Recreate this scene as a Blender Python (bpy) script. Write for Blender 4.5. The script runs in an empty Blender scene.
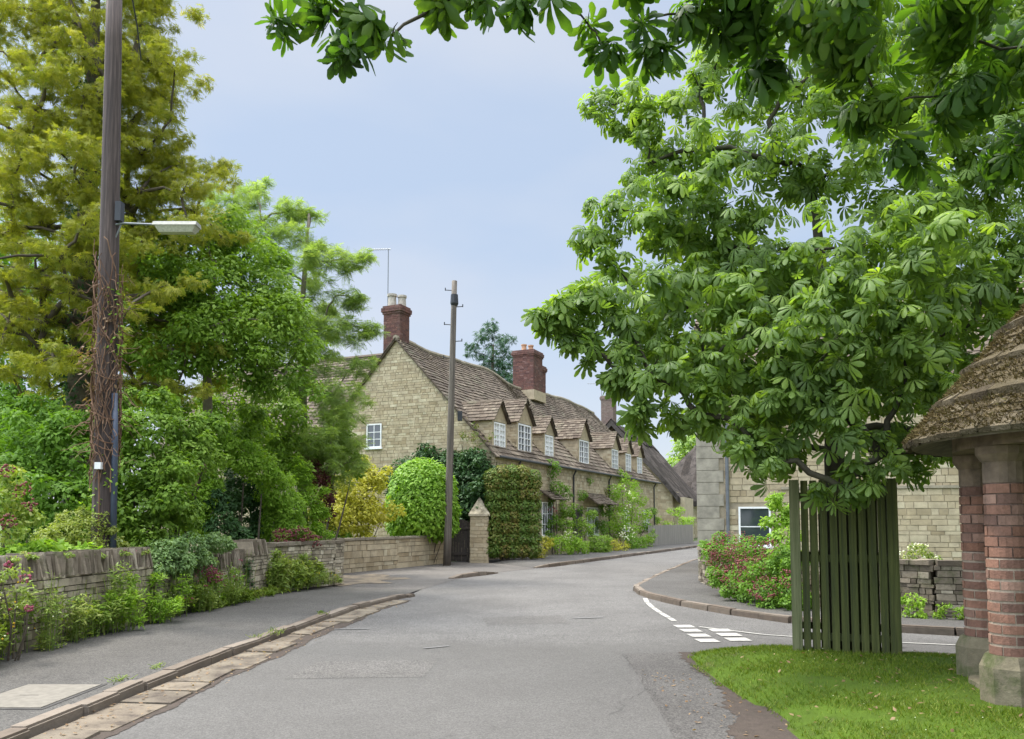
import bpy, math, random
import numpy as np
from mathutils import Vector
R = math.radians
PI = math.pi
S = bpy.context.scene
COL = S.collection

# ------------------------------------------------------------------ camera
CAMH, PITCH, F, SH = 1.6, R(4.0), 800.0, 94.6
cd = bpy.data.cameras.new('camera'); cam = bpy.data.objects.new('camera', cd); COL.objects.link(cam)
cam.location = (0, 0, CAMH); cam.rotation_euler = (R(90) + PITCH, 0, 0)
cd.sensor_width = 36; cd.lens = 36 * F / 1024; cd.shift_y = SH / 1024
cd.clip_start = 0.05; cd.clip_end = 3000
S.camera = cam
# ------------------------------------------------------------------ light
SUN_EL, SUN_AZ = R(58), R(-62)      # azimuth from +y towards +x; a veiled sun high on the left
w = bpy.data.worlds.new('World'); S.world = w; w.use_nodes = True
nt = w.node_tree; nt.nodes.clear()
out = nt.nodes.new('ShaderNodeOutputWorld'); bg = nt.nodes.new('ShaderNodeBackground')
sky = nt.nodes.new('ShaderNodeTexSky'); sky.sky_type = 'NISHITA'; sky.sun_disc = False
sky.sun_elevation = SUN_EL; sky.sun_rotation = SUN_AZ; sky.air_density = 1.0; sky.dust_density = 1.5
tc = nt.nodes.new('ShaderNodeTexCoord')
sep = nt.nodes.new('ShaderNodeSeparateXYZ'); nt.links.new(tc.outputs['Generated'], sep.inputs[0])
# overcast deck: brightest towards the zenith
ramp = nt.nodes.new('ShaderNodeValToRGB'); nt.links.new(sep.outputs['Z'], ramp.inputs[0])
e = ramp.color_ramp.elements
e[0].position = 0.0; e[0].color = (0.92, 0.96, 1.0, 1)
e5 = e.new(0.14); e5.color = (0.70, 0.82, 0.99, 1)
e[len(e) - 1].position = 1.0; e[len(e) - 1].color = (1.0, 1.0, 1.0, 1)
e2 = e.new(0.30); e2.color = (0.58, 0.725, 0.95, 1)
e3 = e.new(0.55); e3.color = (0.62, 0.735, 0.93, 1)
gain = nt.nodes.new('ShaderNodeMapRange'); nt.links.new(sep.outputs['Z'], gain.inputs[0])
gain.inputs['From Min'].default_value = 0.6; gain.inputs['From Max'].default_value = 1.0
gain.inputs['To Min'].default_value = 6.2; gain.inputs['To Max'].default_value = 34.0
mp = nt.nodes.new('ShaderNodeMapping'); mp.inputs['Scale'].default_value = (1.2, 1.2, 3.2)
nt.links.new(tc.outputs['Generated'], mp.inputs[0])
no = nt.nodes.new('ShaderNodeTexNoise'); no.inputs['Scale'].default_value = 1.6; no.inputs['Detail'].default_value = 5
no.inputs['Roughness'].default_value = 0.45
nt.links.new(mp.outputs[0], no.inputs['Vector'])
cm = nt.nodes.new('ShaderNodeMapRange'); nt.links.new(no.outputs['Fac'], cm.inputs[0])
cm.inputs['From Min'].default_value = 0.42; cm.inputs['From Max'].default_value = 0.82
mixc = nt.nodes.new('ShaderNodeMixRGB'); nt.links.new(cm.outputs[0], mixc.inputs[0])
nt.links.new(ramp.outputs[0], mixc.inputs[1]); mixc.inputs[2].default_value = (0.86, 0.89, 0.96, 1)
sc = nt.nodes.new('ShaderNodeVectorMath'); sc.operation = 'SCALE'
# added fill glow in the unseen sky behind the camera, apart from the sun
_fill_dir = (math.sin(R(-120)) * math.cos(R(50)), math.cos(R(-120)) * math.cos(R(50)), math.sin(R(50)))     # direction of the added glow
dp = nt.nodes.new('ShaderNodeVectorMath'); dp.operation = 'DOT_PRODUCT'; nt.links.new(tc.outputs['Generated'], dp.inputs[0]); dp.inputs[1].default_value = _fill_dir
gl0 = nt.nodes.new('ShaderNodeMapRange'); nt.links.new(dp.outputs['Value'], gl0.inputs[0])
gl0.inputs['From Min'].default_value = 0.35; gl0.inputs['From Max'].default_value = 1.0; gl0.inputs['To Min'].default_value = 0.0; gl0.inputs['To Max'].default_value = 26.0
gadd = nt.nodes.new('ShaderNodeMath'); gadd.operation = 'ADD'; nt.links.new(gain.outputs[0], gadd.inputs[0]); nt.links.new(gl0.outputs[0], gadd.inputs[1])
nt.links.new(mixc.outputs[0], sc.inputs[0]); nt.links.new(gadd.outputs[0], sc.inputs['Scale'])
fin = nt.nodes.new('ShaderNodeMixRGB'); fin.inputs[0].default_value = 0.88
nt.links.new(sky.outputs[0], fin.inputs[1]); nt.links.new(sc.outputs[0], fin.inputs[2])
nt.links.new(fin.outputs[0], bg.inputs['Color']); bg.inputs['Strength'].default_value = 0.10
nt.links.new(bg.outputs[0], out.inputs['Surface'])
sd = bpy.data.lights.new('sun', 'SUN'); sun = bpy.data.objects.new('sun', sd); COL.objects.link(sun)
sd.energy = 3.0; sd.angle = R(10); sd.color = (1.0, 0.95, 0.86)
sdir = Vector((math.sin(SUN_AZ) * math.cos(SUN_EL), math.cos(SUN_AZ) * math.cos(SUN_EL), math.sin(SUN_EL)))
sun.rotation_euler = sdir.to_track_quat('Z', 'Y').to_euler()
S.view_settings.view_transform = 'Standard'; S.view_settings.look = 'None'
S.view_settings.gamma = 1; S.view_settings.exposure = 0.60; S.view_settings.use_curve_mapping = False
S.render.resolution_x = 1024; S.render.resolution_y = 739
S.cycles.max_bounces = 6; S.cycles.transparent_max_bounces = 6; S.cycles.transmission_bounces = 4

# ------------------------------------------------------------------ helpers
def P(px, py, Y):
    """world point seen at a pixel of the survey photo at distance Y"""
    u = (px - 512) / F; v = (369.5 + SH - py) / F
    d = (u, math.cos(PITCH) - v * math.sin(PITCH), math.sin(PITCH) + v * math.cos(PITCH))
    k = Y / d[1]
    return Vector((d[0] * k, Y, CAMH + d[2] * k))

def tag(o, label=None, cat=None, group=None, kind=None):
    if label: o['label'] = label
    if cat: o['category'] = cat
    if group: o['group'] = group
    if kind: o['kind'] = kind
    return o
def thing(name, label, cat, loc, group=None):
    o = bpy.data.objects.new(name, None); COL.objects.link(o)
    o.location = loc; o.empty_display_size = 0.2
    return tag(o, label, cat, group)
def base_of(o):
    b = Vector((0, 0, 0))
    while o is not None:
        b += o.location; o = o.parent
    return b

class MB:
    def __init__(s): s.v = []; s.f = []; s.t = []
    def face(s, pts, t=0.5):
        n = len(s.v); s.v += [tuple(p) for p in pts]; s.f.append(tuple(range(n, n + len(pts)))); s.t.append(t)
    def hexa(s, q, t=0.5, skip=()):
        """q: 8 points, bottom four then top four, both counter-clockwise"""
        n = len(s.v); s.v += [tuple(p) for p in q]
        for i, f in enumerate(((3, 2, 1, 0), (4, 5, 6, 7), (0, 1, 5, 4), (1, 2, 6, 5), (2, 3, 7, 6), (3, 0, 4, 7))):
            if i in skip: continue
            s.f.append(tuple(n + k for k in f)); s.t.append(t)
    def box(s, O, U, V, W, t=0.5, skip=()):
        O, U, V, W = Vector(O), Vector(U), Vector(V), Vector(W)
        s.hexa((O, O + U, O + U + V, O + V, O + W, O + U + W, O + U + V + W, O + V + W), t, skip)
    def cbox(s, c, sx, sy, sz, t=0.5, ang=0):
        ca, sa = math.cos(ang), math.sin(ang)
        U = Vector((ca, sa, 0)) * sx; V = Vector((-sa, ca, 0)) * sy
        s.box(Vector(c) - U / 2 - V / 2, U, V, (0, 0, sz), t)
    def tube(s, pts, rad, n=8, t=0.5, cap=True):
        pts = [Vector(p) for p in pts]
        if not hasattr(rad, '__len__'): rad = [rad] * len(pts)
        rings = []
        ref = Vector((0, 0, 1)) if abs((pts[-1] - pts[0]).normalized().z) < 0.9 else Vector((1, 0, 0))
        for i, p in enumerate(pts):
            d = (pts[min(i + 1, len(pts) - 1)] - pts[max(i - 1, 0)])
            if d.length < 1e-6: d = Vector((0, 0, 1))
            d.normalize(); a = d.cross(ref)
            if a.length < 1e-4: a = d.cross(Vector((0, 1, 0.01)))
            a.normalize(); b = d.cross(a)
            k = len(s.v)
            for j in range(n):
                th = 2 * PI * j / n
                s.v.append(tuple(p + (a * math.cos(th) + b * math.sin(th)) * rad[i]))
            rings.append(k)
        for k0, k1 in zip(rings, rings[1:]):
            for j in range(n):
                j2 = (j + 1) % n
                s.f.append((k0 + j, k0 + j2, k1 + j2, k1 + j)); s.t.append(t)
        if cap:
            s.f.append(tuple(rings[0] + j for j in range(n))[::-1]); s.t.append(t)
            s.f.append(tuple(rings[-1] + j for j in range(n))); s.t.append(t)
    def lathe(s, c, prof, n=16, t=0.5, ang0=0.0):
        c = Vector(c); rings = []
        for r, z in prof:
            k = len(s.v); rings.append(k)
            for j in range(n):
                th = 2 * PI * j / n + ang0
                s.v.append((c.x + r * math.cos(th), c.y + r * math.sin(th), c.z + z))
        for k0, k1 in zip(rings, rings[1:]):
            for j in range(n):
                j2 = (j + 1) % n
                s.f.append((k0 + j, k0 + j2, k1 + j2, k1 + j)); s.t.append(t)
        s.f.append(tuple(rings[0] + j for j in range(n))[::-1]); s.t.append(t)
        s.f.append(tuple(rings[-1] + j for j in range(n))); s.t.append(t)
    def build(s, name, mat, parent=None, smooth=False):
        me = bpy.data.meshes.new(name)
        b = base_of(parent)
        me.from_pydata([(x - b.x, y - b.y, z - b.z) for x, y, z in s.v], [], s.f)
        a = me.attributes.new('tint', 'FLOAT', 'FACE'); a.data.foreach_set('value', np.array(s.t, dtype=np.float32))
        me.materials.append(mat)
        if smooth: me.shade_smooth()
        me.update()
        o = bpy.data.objects.new(name, me); COL.objects.link(o); o.parent = parent
        return o

def tri_array_mesh(name, V, Fc, tint, mat, parent):
    """V (n,3); Fc (m,3) triangles; tint (m,)"""
    me = bpy.data.meshes.new(name); b = base_of(parent)
    V = V - np.array([b.x, b.y, b.z])
    me.vertices.add(len(V)); me.vertices.foreach_set('co', V.astype(np.float32).ravel())
    me.loops.add(len(Fc) * 3); me.loops.foreach_set('vertex_index', Fc.astype(np.int32).ravel())
    me.polygons.add(len(Fc)); me.polygons.foreach_set('loop_start', np.arange(0, len(Fc) * 3, 3, dtype=np.int32))
    me.polygons.foreach_set('loop_total', np.full(len(Fc), 3, dtype=np.int32))
    a = me.attributes.new('tint', 'FLOAT', 'FACE'); a.data.foreach_set('value', tint.astype(np.float32))
    me.materials.append(mat); me.update(); me.validate()
    o = bpy.data.objects.new(name, me); COL.objects.link(o); o.parent = parent
    return o

# leaf templates: x = width, y = along the leaf, z = normal
def t_simple():
    v = [(0, 0, 0), (.26, .42, .0), (0, .45, .07), (-.26, .42, .0), (0, 1, -.06)]
    return np.array(v), np.array([(0, 1, 2), (0, 2, 3), (2, 1, 4), (3, 2, 4)])
def t_narrow():
    v = [(0, 0, 0), (.13, .5, .0), (-.13, .5, .0), (0, 1, -.12)]
    return np.array(v), np.array([(0, 1, 2), (2, 1, 3)])
def t_spray():
    v = []; f = []
    for i, (a, l) in enumerate(((-1.0, .55), (-.5, .8), (0, 1), (.5, .8), (1.0, .55))):
        c, s_ = math.cos(a), math.sin(a); k = len(v)
        for x, y, z in ((0, 0, 0), (.08, .5, .03), (-.08, .5, .03), (0, 1, -.08)):
            x *= l; y *= l
            v.append((x * c + y * s_, -x * s_ + y * c, z))
        f += [(k, k + 1, k + 2), (k + 2, k + 1, k + 3)]
    return np.array(v), np.array(f)
def t_frond():
    v = []; f = []
    for i in range(7):
        y0 = i / 7
        for sgn in (-1, 1):
            k = len(v); L = .34 * (1 - abs(y0 - .4) * .8)
            v += [(0, y0, -.25 * y0 * y0), (sgn * L * .55, y0 + .09, .02 - .25 * y0 * y0), (sgn * L, y0 + .14, -.05 - .25 * y0 * y0), (sgn * L * .5, y0 + .01, -.25 * y0 * y0)]
            f += [(k, k + 1, k + 3), (k + 3, k + 1, k + 2)]
    return np.array(v), np.array(f)
def t_palm(nl=7):
    v = []; f = []
    for i in range(nl):
        a = (i - (nl - 1) / 2) * R(300 / nl) * .93
        l = (1 - .28 * abs(i - (nl - 1) / 2) / ((nl - 1) / 2))
        c, s_ = math.cos(a), math.sin(a); k = len(v)
        dz = lambda y: -.62 * y ** 1.7 + .05 * y
        pts = [(0, .02, 0), (.095, .42, dz(.42) - .03), (0, .42, dz(.42) + .02), (-.095, .42, dz(.42) - .03),
               (.165, .72, dz(.72) - .06), (0, .74, dz(.74) + .01), (-.165, .72, dz(.72) - .06), (.09, .93, dz(.93) - .04), (-.09, .93, dz(.93) - .04), (0, 1.0, dz(1.0))]
        for x, y, z in pts:
            y *= (1 - .10 * y * y)
            x *= l; y *= l; z *= l
            v.append((x * c + y * s_, -x * s_ + y * c, z))
        f += [(k, k + 1, k + 2), (k, k + 2, k + 3), (k + 1, k + 4, k + 5), (k + 1, k + 5, k + 2), (k + 2, k + 5, k + 6), (k + 2, k + 6, k + 3),
              (k + 4, k + 7, k + 5), (k + 5, k + 8, k + 6), (k + 5, k + 7, k + 9), (k + 5, k + 9, k + 8)]
    return np.array(v), np.array(f)
def t_blob():   # small blossom head
    v = [(0, 0, .5), (.5, 0, 0), (0, .5, 0), (-.5, 0, 0), (0, -.5, 0), (0, 0, -.5)]
    return np.array(v), np.array([(0, 1, 2), (0, 2, 3), (0, 3, 4), (0, 4, 1), (5, 2, 1), (5, 3, 2), (5, 4, 3), (5, 1, 4)])
TPL = dict(simple=t_simple(), narrow=t_narrow(), spray=t_spray(), frond=t_frond(), palm=t_palm(7), palm5=t_palm(5), blob=t_blob())

def nrm(a): return a / np.maximum(np.linalg.norm(a, axis=1, keepdims=True), 1e-6)
def leafset(name, clumps, n, size, mat, parent, tpl='simple', out=.6, up=.5, rnd=.6, droop=.35, shell=.55, seed=1, lump=.25, zmin=.03, tint=None, axis_out=.6, keep=None, tvar=.5, block=None):
    rng = np.random.default_rng(seed)
    cs = np.array([list(c[0]) for c in clumps], float)
    rs = np.array([[c[1]] * 3 if not hasattr(c[1], '__len__') else list(c[1]) for c in clumps], float)
    wgt = (rs[:, 0] * rs[:, 2] + rs[:, 0] * rs[:, 1]) + .02; wgt /= wgt.sum()
    idx = rng.choice(len(cs), n, p=wgt)
    d = nrm(rng.normal(size=(n, 3)))
    rad = shell + (1 - shell) * rng.random(n) ** .6
    ph = rng.random((len(cs), 3)) * 6.28
    lm = 1 + lump * (np.sin(d[:, 0] * 4 + ph[idx, 0]) * np.sin(d[:, 1] * 5 + ph[idx, 1]) + .7 * np.sin(d[:, 2] * 6 + ph[idx, 2]))
    pos = cs[idx] + d * rs[idx] * (rad * lm)[:, None]
    ok = pos[:, 2] > zmin
    if keep is not None: ok &= keep(pos)
    pos, d, idx = pos[ok], d[ok], idx[ok]; n = len(pos)
    N = nrm(d * out + np.array([0, 0, up]) + rng.normal(size=(n, 3)) * rnd * .6)
    A = d * axis_out + rng.normal(size=(n, 3)) * .7 + np.array([0, 0, -droop * 1.6])
    A = A - N * (A * N).sum(1, keepdims=True); A = nrm(A)
    X = np.cross(A, N)
    sz = size * (.5 + .85 * rng.random(n))
    tv, tf = TPL[tpl]
    V = pos[:, None, :] + sz[:, None, None] * (tv[None, :, 0:1] * X[:, None, :] + tv[None, :, 1:2] * A[:, None, :] + tv[None, :, 2:3] * N[:, None, :])
    Fc = tf[None] + (np.arange(n) * len(tv))[:, None, None]
    ct = rng.random(len(cs))
    tt = np.clip((ct[idx] * (1 - tvar) + rng.random(n) * tvar), 0, 1) if tint is None else np.full(n, tint)
    return tri_array_mesh(name, V.reshape(-1, 3), Fc.reshape(-1, 3), np.repeat(tt, len(tf)), mat, parent)

def branches(mb, trunk, nodes, rng, tip=.012, expo=.42, wiggle=.06, start=0.25, n=6, tmin=None):
    """trunk: list of (point, radius); nodes: clump centres reached by limbs that fork off nearer limbs"""
    pts = []; rad = []
    for p, r in trunk: pts.append(Vector(p)); rad.append(r)
    # trunk samples
    samples = []
    for i in range(len(pts) - 1):
        for k in range(6):
            f = k / 6
            samples.append((pts[i].lerp(pts[i + 1], f), rad[i] * (1 - f) + rad[i + 1] * f, -1))
    samples = samples[int(len(samples) * start):]
    axis_pts = [s_[0] for s_ in samples]
    order = sorted(range(len(nodes)), key=lambda i: min((nodes[i] - a).length for a in axis_pts))
    kids = {}; par = {}; placed = []
    for i in order:
        best = None; bd = 1e9
        for a, r, _ in samples:
            dd = (nodes[i] - a).length * 1.25 + max(0, a.z - nodes[i].z) * .6
            if dd < bd: bd = dd; best = ('t', a, r)
        for j in placed:
            dd = (nodes[i] - nodes[j]).length * 1.05 + max(0, nodes[j].z - nodes[i].z) * .3
            if dd < bd: bd = dd; best = ('n', j)
        par[i] = best; placed.append(i)
    cnt = {i: 1 for i in order}
    for i in reversed(order):
        if par[i][0] == 'n': cnt[par[i][1]] += cnt[i]
    for i in order:
        r1 = tip * cnt[i] ** expo * 1.15
        if par[i][0] == 't': a = par[i][1]; r0 = min(par[i][2] * .7, r1 * 1.5)
        else: a = nodes[par[i][1]]; r0 = tip * cnt[par[i][1]] ** expo * 1.05
        b = nodes[i]; L = (b - a).length; path = []; rr = []
        for k in range(6):
            f = k / 5; p = a.lerp(b, f)
            p = p + Vector((rng.uniform(-1, 1), rng.uniform(-1, 1), rng.uniform(-.6, 1))) * L * wiggle * math.sin(f * PI)
            p.z += L * .07 * math.sin(f * PI)
            path.append(p); rr.append(r0 * (1 - f) + r1 * .8 * f)
        mb.tube(path, rr, n=n, t=rng.random(), cap=False)
        for k in range(2):
            d = Vector((rng.uniform(-1, 1), rng.uniform(-1, 1), rng.uniform(-.4, .7))).normalized()
            mb.tube([b, b + d * L * .12 + Vector((0, 0, .02)), b + d * L * .3], [r1 * .5, r1 * .35, r1 * .15], n=4, t=rng.random(), cap=False)

# ------------------------------------------------------------------ materials
MATS = {}
def mat_new(name):
    m = bpy.data.materials.new(name); m.use_nodes = True; MATS[name] = m
    n = m.node_tree; bs = n.nodes['Principled BSDF']
    return m, n, bs
def ramp_node(n, cols):
    r = n.nodes.new('ShaderNodeValToRGB'); el = r.color_ramp.elements
    el[0].position = cols[0][0]; el[0].color = (*cols[0][1], 1)
    el[1].position = cols[-1][0]; el[1].color = (*cols[-1][1], 1)
    for p, c in cols[1:-1]:
        x = el.new(p); x.color = (*c, 1)
    return r
def evenly(cols): return [(i / (len(cols) - 1), c) for i, c in enumerate(cols)]
def noise(n, scale, detail=4, rough=.6, vec=None, dim=None):
    t = n.nodes.new('ShaderNodeTexNoise'); t.inputs['Scale'].default_value = scale
    t.inputs['Detail'].default_value = detail; t.inputs['Roughness'].default_value = rough
    if vec is None:
        c = n.nodes.new('ShaderNodeTexCoord'); vec = c.outputs['Object']
    n.links.new(vec, t.inputs['Vector']); return t
def mix(n, a, b, fac, mode='MIX'):
    x = n.nodes.new('ShaderNodeMixRGB'); x.blend_type = mode
    for i, s_ in ((1, a), (2, b)):
        if isinstance(s_, tuple): x.inputs[i].default_value = (*s_, 1)
        else: n.links.new(s_, x.inputs[i])
    if isinstance(fac, (int, float)): x.inputs[0].default_value = fac
    else: n.links.new(fac, x.inputs[0])
    return x.outputs[0]
def rng_map(n, v, a, b, c=0., d=1.):
    m = n.nodes.new('ShaderNodeMapRange'); n.links.new(v, m.inputs[0])
    for k, x in zip(('From Min', 'From Max', 'To Min', 'To Max'), (a, b, c, d)): m.inputs[k].default_value = x
    return m.outputs[0]
def bump(n, bs, h, strength=.4, dist=.02):
    b = n.nodes.new('ShaderNodeBump'); b.inputs['Strength'].default_value = strength; b.inputs['Distance'].default_value = dist
    n.links.new(h, b.inputs['Height']); n.links.new(b.outputs[0], bs.inputs['Normal'])
def tinted(name, cols, nscale=3., rough=.85, stain=None, stain_scale=1.2, stain_lo=.5, stain_hi=.7, bstr=.4, bscale=25, bdist=.01, spec=.3, nfac=.5):
    m, n, bs = mat_new(name)
    a = n.nodes.new('ShaderNodeAttribute'); a.attribute_name = 'tint'
    r = ramp_node(n, evenly(cols)); n.links.new(a.outputs['Fac'], r.inputs[0])
    t = noise(n, nscale, 5, .65)
    g = rng_map(n, t.outputs['Fac'], .25, .75, .6, 1.35)
    gm = n.nodes.new('ShaderNodeCombineXYZ')
    for i in range(3): n.links.new(g, gm.inputs[i])
    c = mix(n, r.outputs[0], gm.outputs[0], nfac * 1.4 if nfac < .7 else 1., 'MULTIPLY')
    if stain:
        t2 = noise(n, stain_scale, 6, .7)
        c = mix(n, c, stain, rng_map(n, t2.outputs['Fac'], stain_lo, stain_hi))
    n.links.new(c, bs.inputs['Base Color']); bs.inputs['Roughness'].default_value = rough
    bs.inputs['Specular IOR Level'].default_value = spec
    if bstr:
        t3 = noise(n, bscale, 4, .6); bump(n, bs, t3.outputs['Fac'], bstr, bdist)
    return m
def leafmat(name, cols, trans=.35, rough=.45, spec=.35, tcol=1.25):
    rough = max(rough, .5); spec *= .55; trans = min(.5, trans + .06)
    m, n, bs = mat_new(name)
    a = n.nodes.new('ShaderNodeAttribute'); a.attribute_name = 'tint'
    r = ramp_node(n, evenly(cols)); n.links.new(a.outputs['Fac'], r.inputs[0])
    n.links.new(r.outputs[0], bs.inputs['Base Color']); bs.inputs['Roughness'].default_value = rough
    bs.inputs['Specular IOR Level'].default_value = spec
    tr = n.nodes.new('ShaderNodeBsdfTranslucent')
    c = mix(n, r.outputs[0], (1.15 * tcol, 1.2 * tcol, .5), 1.0, 'MULTIPLY'); n.links.new(c, tr.inputs['Color'])
    ms = n.nodes.new('ShaderNodeMixShader'); ms.inputs[0].default_value = trans
    n.links.new(bs.outputs[0], ms.inputs[1]); n.links.new(tr.outputs[0], ms.inputs[2])
    n.links.new(ms.outputs[0], n.nodes['Material Output'].inputs['Surface'])
    return m
def plain(name, col, rough=.6, metal=0., spec=.5, nz=.15, nscale=8., bstr=0.):
    m, n, bs = mat_new(name)
    t = noise(n, nscale, 4, .6)
    dk = tuple(c * (1 - nz * 1.4) for c in col); lt = tuple(min(1, c * (1 + nz)) for c in col)
    r = ramp_node(n, [(.3, dk), (.7, lt)]); n.links.new(t.outputs['Fac'], r.inputs[0])
    n.links.new(r.outputs[0], bs.inputs['Base Color'])
    bs.inputs['Roughness'].default_value = rough; bs.inputs['Metallic'].default_value = metal
    bs.inputs['Specular IOR Level'].default_value = spec
    if bstr:
        t3 = noise(n, nscale * 4, 4, .6); bump(n, bs, t3.outputs['Fac'], bstr, .01)
    return m

# buff limestone of the cottages, garden walls
M_STONE = tinted('buff_limestone', [(.31, .245, .15), (.40, .325, .21), (.46, .385, .26), (.365, .295, .19), (.50, .435, .30)], 4, .92, (.20, .17, .12), .8, .56, .85, .5, 22)
M_MORTAR = plain('lime_mortar', (.32, .27, .19), .95, spec=.2, nz=.25, nscale=2.5, bstr=.4)
M_STONE_G = tinted('grey_limestone', [(.24, .20, .14), (.36, .31, .22), (.46, .40, .29), (.30, .25, .18), (.54, .48, .36)], 7, .92, (.10, .085, .055), 2.6, .48, .68, .6, 28)
M_COPING = tinted('weathered_coping', [(.10, .08, .058), (.20, .165, .12), (.12, .098, .07), (.30, .25, .185), (.14, .115, .085), (.38, .33, .25)], 9, .95, (.085, .09, .04), 4, .52, .7, .8, 30)
M_DIRTM = plain('earth_mortar', (.10, .085, .06), .95, spec=.1, nz=.3, nscale=6, bstr=.4)
M_SLATE = tinted('stone_slate', [(.07, .052, .038), (.115, .088, .064), (.15, .12, .088), (.095, .073, .055), (.19, .155, .115)], 3, .92, (.20, .20, .13), 1.3, .56, .8, .5, 18)
M_RIDGE = tinted('ridge_stone', [(.22, .19, .14), (.30, .26, .19)], 5, .92)
M_BRICK = tinted('red_brick', [(.115, .055, .045), (.165, .08, .062), (.14, .07, .055), (.09, .045, .04), (.21, .12, .10)], 9, .9, (.10, .075, .06), 2, .48, .75, .4, 40)
M_BRICKM = plain('brick_mortar', (.20, .16, .13), .95, spec=.2, nz=.2, nscale=6)
M_BRICKP = tinted('soft_orange_brick', [(.17, .085, .055), (.25, .13, .088), (.21, .11, .075), (.13, .072, .054), (.30, .18, .13)], 14, .95, (.085, .06, .045), 3, .55, .8, .6, 60)
M_BRICKPM = plain('pale_brick_mortar', (.30, .24, .18), .95, spec=.2, nz=.2, nscale=12, bstr=.5)
M_BRICKDM = plain('dark_brick_mortar', (.16, .11, .085), .95, spec=.2, nz=.25, nscale=12, bstr=.5)
M_GREYBR = tinted('grey_brown_brick', [(.16, .12, .10), (.22, .17, .14), (.19, .13, .11)], 9, .9)
M_THATCH = tinted('weathered_thatch', [(.05, .042, .036), (.075, .064, .056), (.105, .09, .08)], 6, .97, (.03, .027, .025), 1.2, .48, .68, 1., 14, .08, .05)
M_POTS = plain('clay_pot', (.42, .24, .14), .8, nz=.2)
M_POTG = plain('pale_chimney_pot', (.40, .36, .30), .85, nz=.25)
M_WHITE = plain('white_paint', (.78, .78, .76), .45, nz=.04)
M_GLASS, _n, _b = mat_new('window_glass'); _b.inputs['Base Color'].default_value = (.035, .045, .05, 1); _b.inputs['Roughness'].default_value = .06; _b.inputs['Specular IOR Level'].default_value = .8
M_CURTAIN = plain('net_curtain', (.62, .64, .62), .8, nz=.1)
M_IRON = plain('dark_iron', (.03, .032, .035), .5, .3, nz=.2)
M_ALU = plain('grey_aerial_metal', (.20, .21, .22), .4, .6, nz=.1)
M_LEAD = plain('lead_flashing', (.42, .44, .46), .6, nz=.15)
M_GUTTER = plain('black_gutter', (.03, .03, .03), .5, nz=.1)
M_TIMBER_D = plain('dark_gate_timber', (.045, .035, .028), .8, nz=.35, nscale=12)
M_BARK = tinted('grey_brown_bark', [(.07, .055, .04), (.11, .09, .065), (.14, .115, .085)], 9, .95, None, bstr=.9, bscale=22, bdist=.02)
M_BARKL = tinted('pale_branch_bark', [(.16, .14, .10), (.23, .20, .15)], 9, .95, None, bstr=.5, bscale=22)
M_GREEN_BARK = tinted('chestnut_bark', [(.035, .03, .02), (.055, .048, .032), (.075, .065, .045)], 9, .9, (.05, .06, .025), 4, .5, .7, .7, 30)

# streaky creosoted pole
def pole_material(name, a, b, c):
    m, n, bs = mat_new(name)
    tcd = n.nodes.new('ShaderNodeTexCoord'); mpp = n.nodes.new('ShaderNodeMapping'); mpp.inputs['Scale'].default_value = (16, 16, .5)
    n.links.new(tcd.outputs['Object'], mpp.inputs[0]); t = noise(n, 1.6, 6, .7, mpp.outputs[0])
    r = ramp_node(n, [(.3, a), (.5, b), (.7, c)]); n.links.new(t.outputs['Fac'], r.inputs[0])
    n.links.new(r.outputs[0], bs.inputs['Base Color']); bs.inputs['Roughness'].default_value = .85
    bump(n, bs, t.outputs['Fac'], .8, .02); return m
M_POLE = pole_material('creosoted_pole', (.028, .020, .019), (.065, .047, .042), (.15, .11, .095))
M_POLE2 = pole_material('silvered_pole', (.055, .05, .04), (.12, .10, .08), (.19, .165, .13))
M_GUARD = pole_material('green_weathered_paling', (.024, .032, .010), (.058, .068, .012), (.11, .12, .03))
M_POSTL = pole_material('pale_lit_post', (.07, .08, .03), (.13, .14, .06), (.20, .20, .10))  # paler guard timber for the left post; its lit look is in the colour
M_FENCE = pole_material('silvered_fence', (.15, .14, .12), (.26, .24, .20), (.36, .33, .28))
M_PIPE = plain('blue_grey_conduit', (.05, .065, .10), .5, nz=.1)
M_VINE = tinted('dead_ivy_stems', [(.09, .05, .032), (.16, .09, .055), (.24, .15, .095)], 9, .9)
M_LAMP = plain('pale_lamp_housing', (.36, .35, .29), .5, nz=.15, nscale=14)
M_LENS = plain('ribbed_lamp_lens', (.42, .41, .33), .3, nz=.2, nscale=40)

# foliage
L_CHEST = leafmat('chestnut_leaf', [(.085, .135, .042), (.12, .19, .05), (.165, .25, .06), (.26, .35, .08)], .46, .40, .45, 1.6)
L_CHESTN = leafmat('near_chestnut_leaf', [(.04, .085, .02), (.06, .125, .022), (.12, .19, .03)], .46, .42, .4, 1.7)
L_GOLD = leafmat('golden_conifer_leaf', [(.15, .20, .035), (.25, .27, .045), (.34, .33, .055), (.20, .24, .04), (.42, .37, .08)], .38, .6)
L_IVY = leafmat('dark_ivy_leaf', [(.025, .065, .02), (.04, .09, .028), (.055, .12, .032)], .15, .4)
L_MID = leafmat('mid_green_leaf', [(.08, .16, .025), (.12, .23, .03), (.17, .30, .04), (.10, .20, .028)], .35)
L_FEATH = leafmat('feathery_green_leaf', [(.17, .25, .085), (.24, .33, .11), (.33, .41, .15)], .42)
L_HEDGE = leafmat('hedge_leaf', [(.09, .17, .025), (.16, .27, .035), (.23, .35, .05), (.12, .21, .03)], .3)
L_LIME = leafmat('lime_leaf', [(.15, .27, .03), (.22, .36, .04), (.29, .43, .06)], .35)
L_LAUREL = leafmat('laurel_leaf', [(.12, .24, .022), (.19, .34, .03), (.28, .44, .05)], .3, .35, .5)
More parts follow.
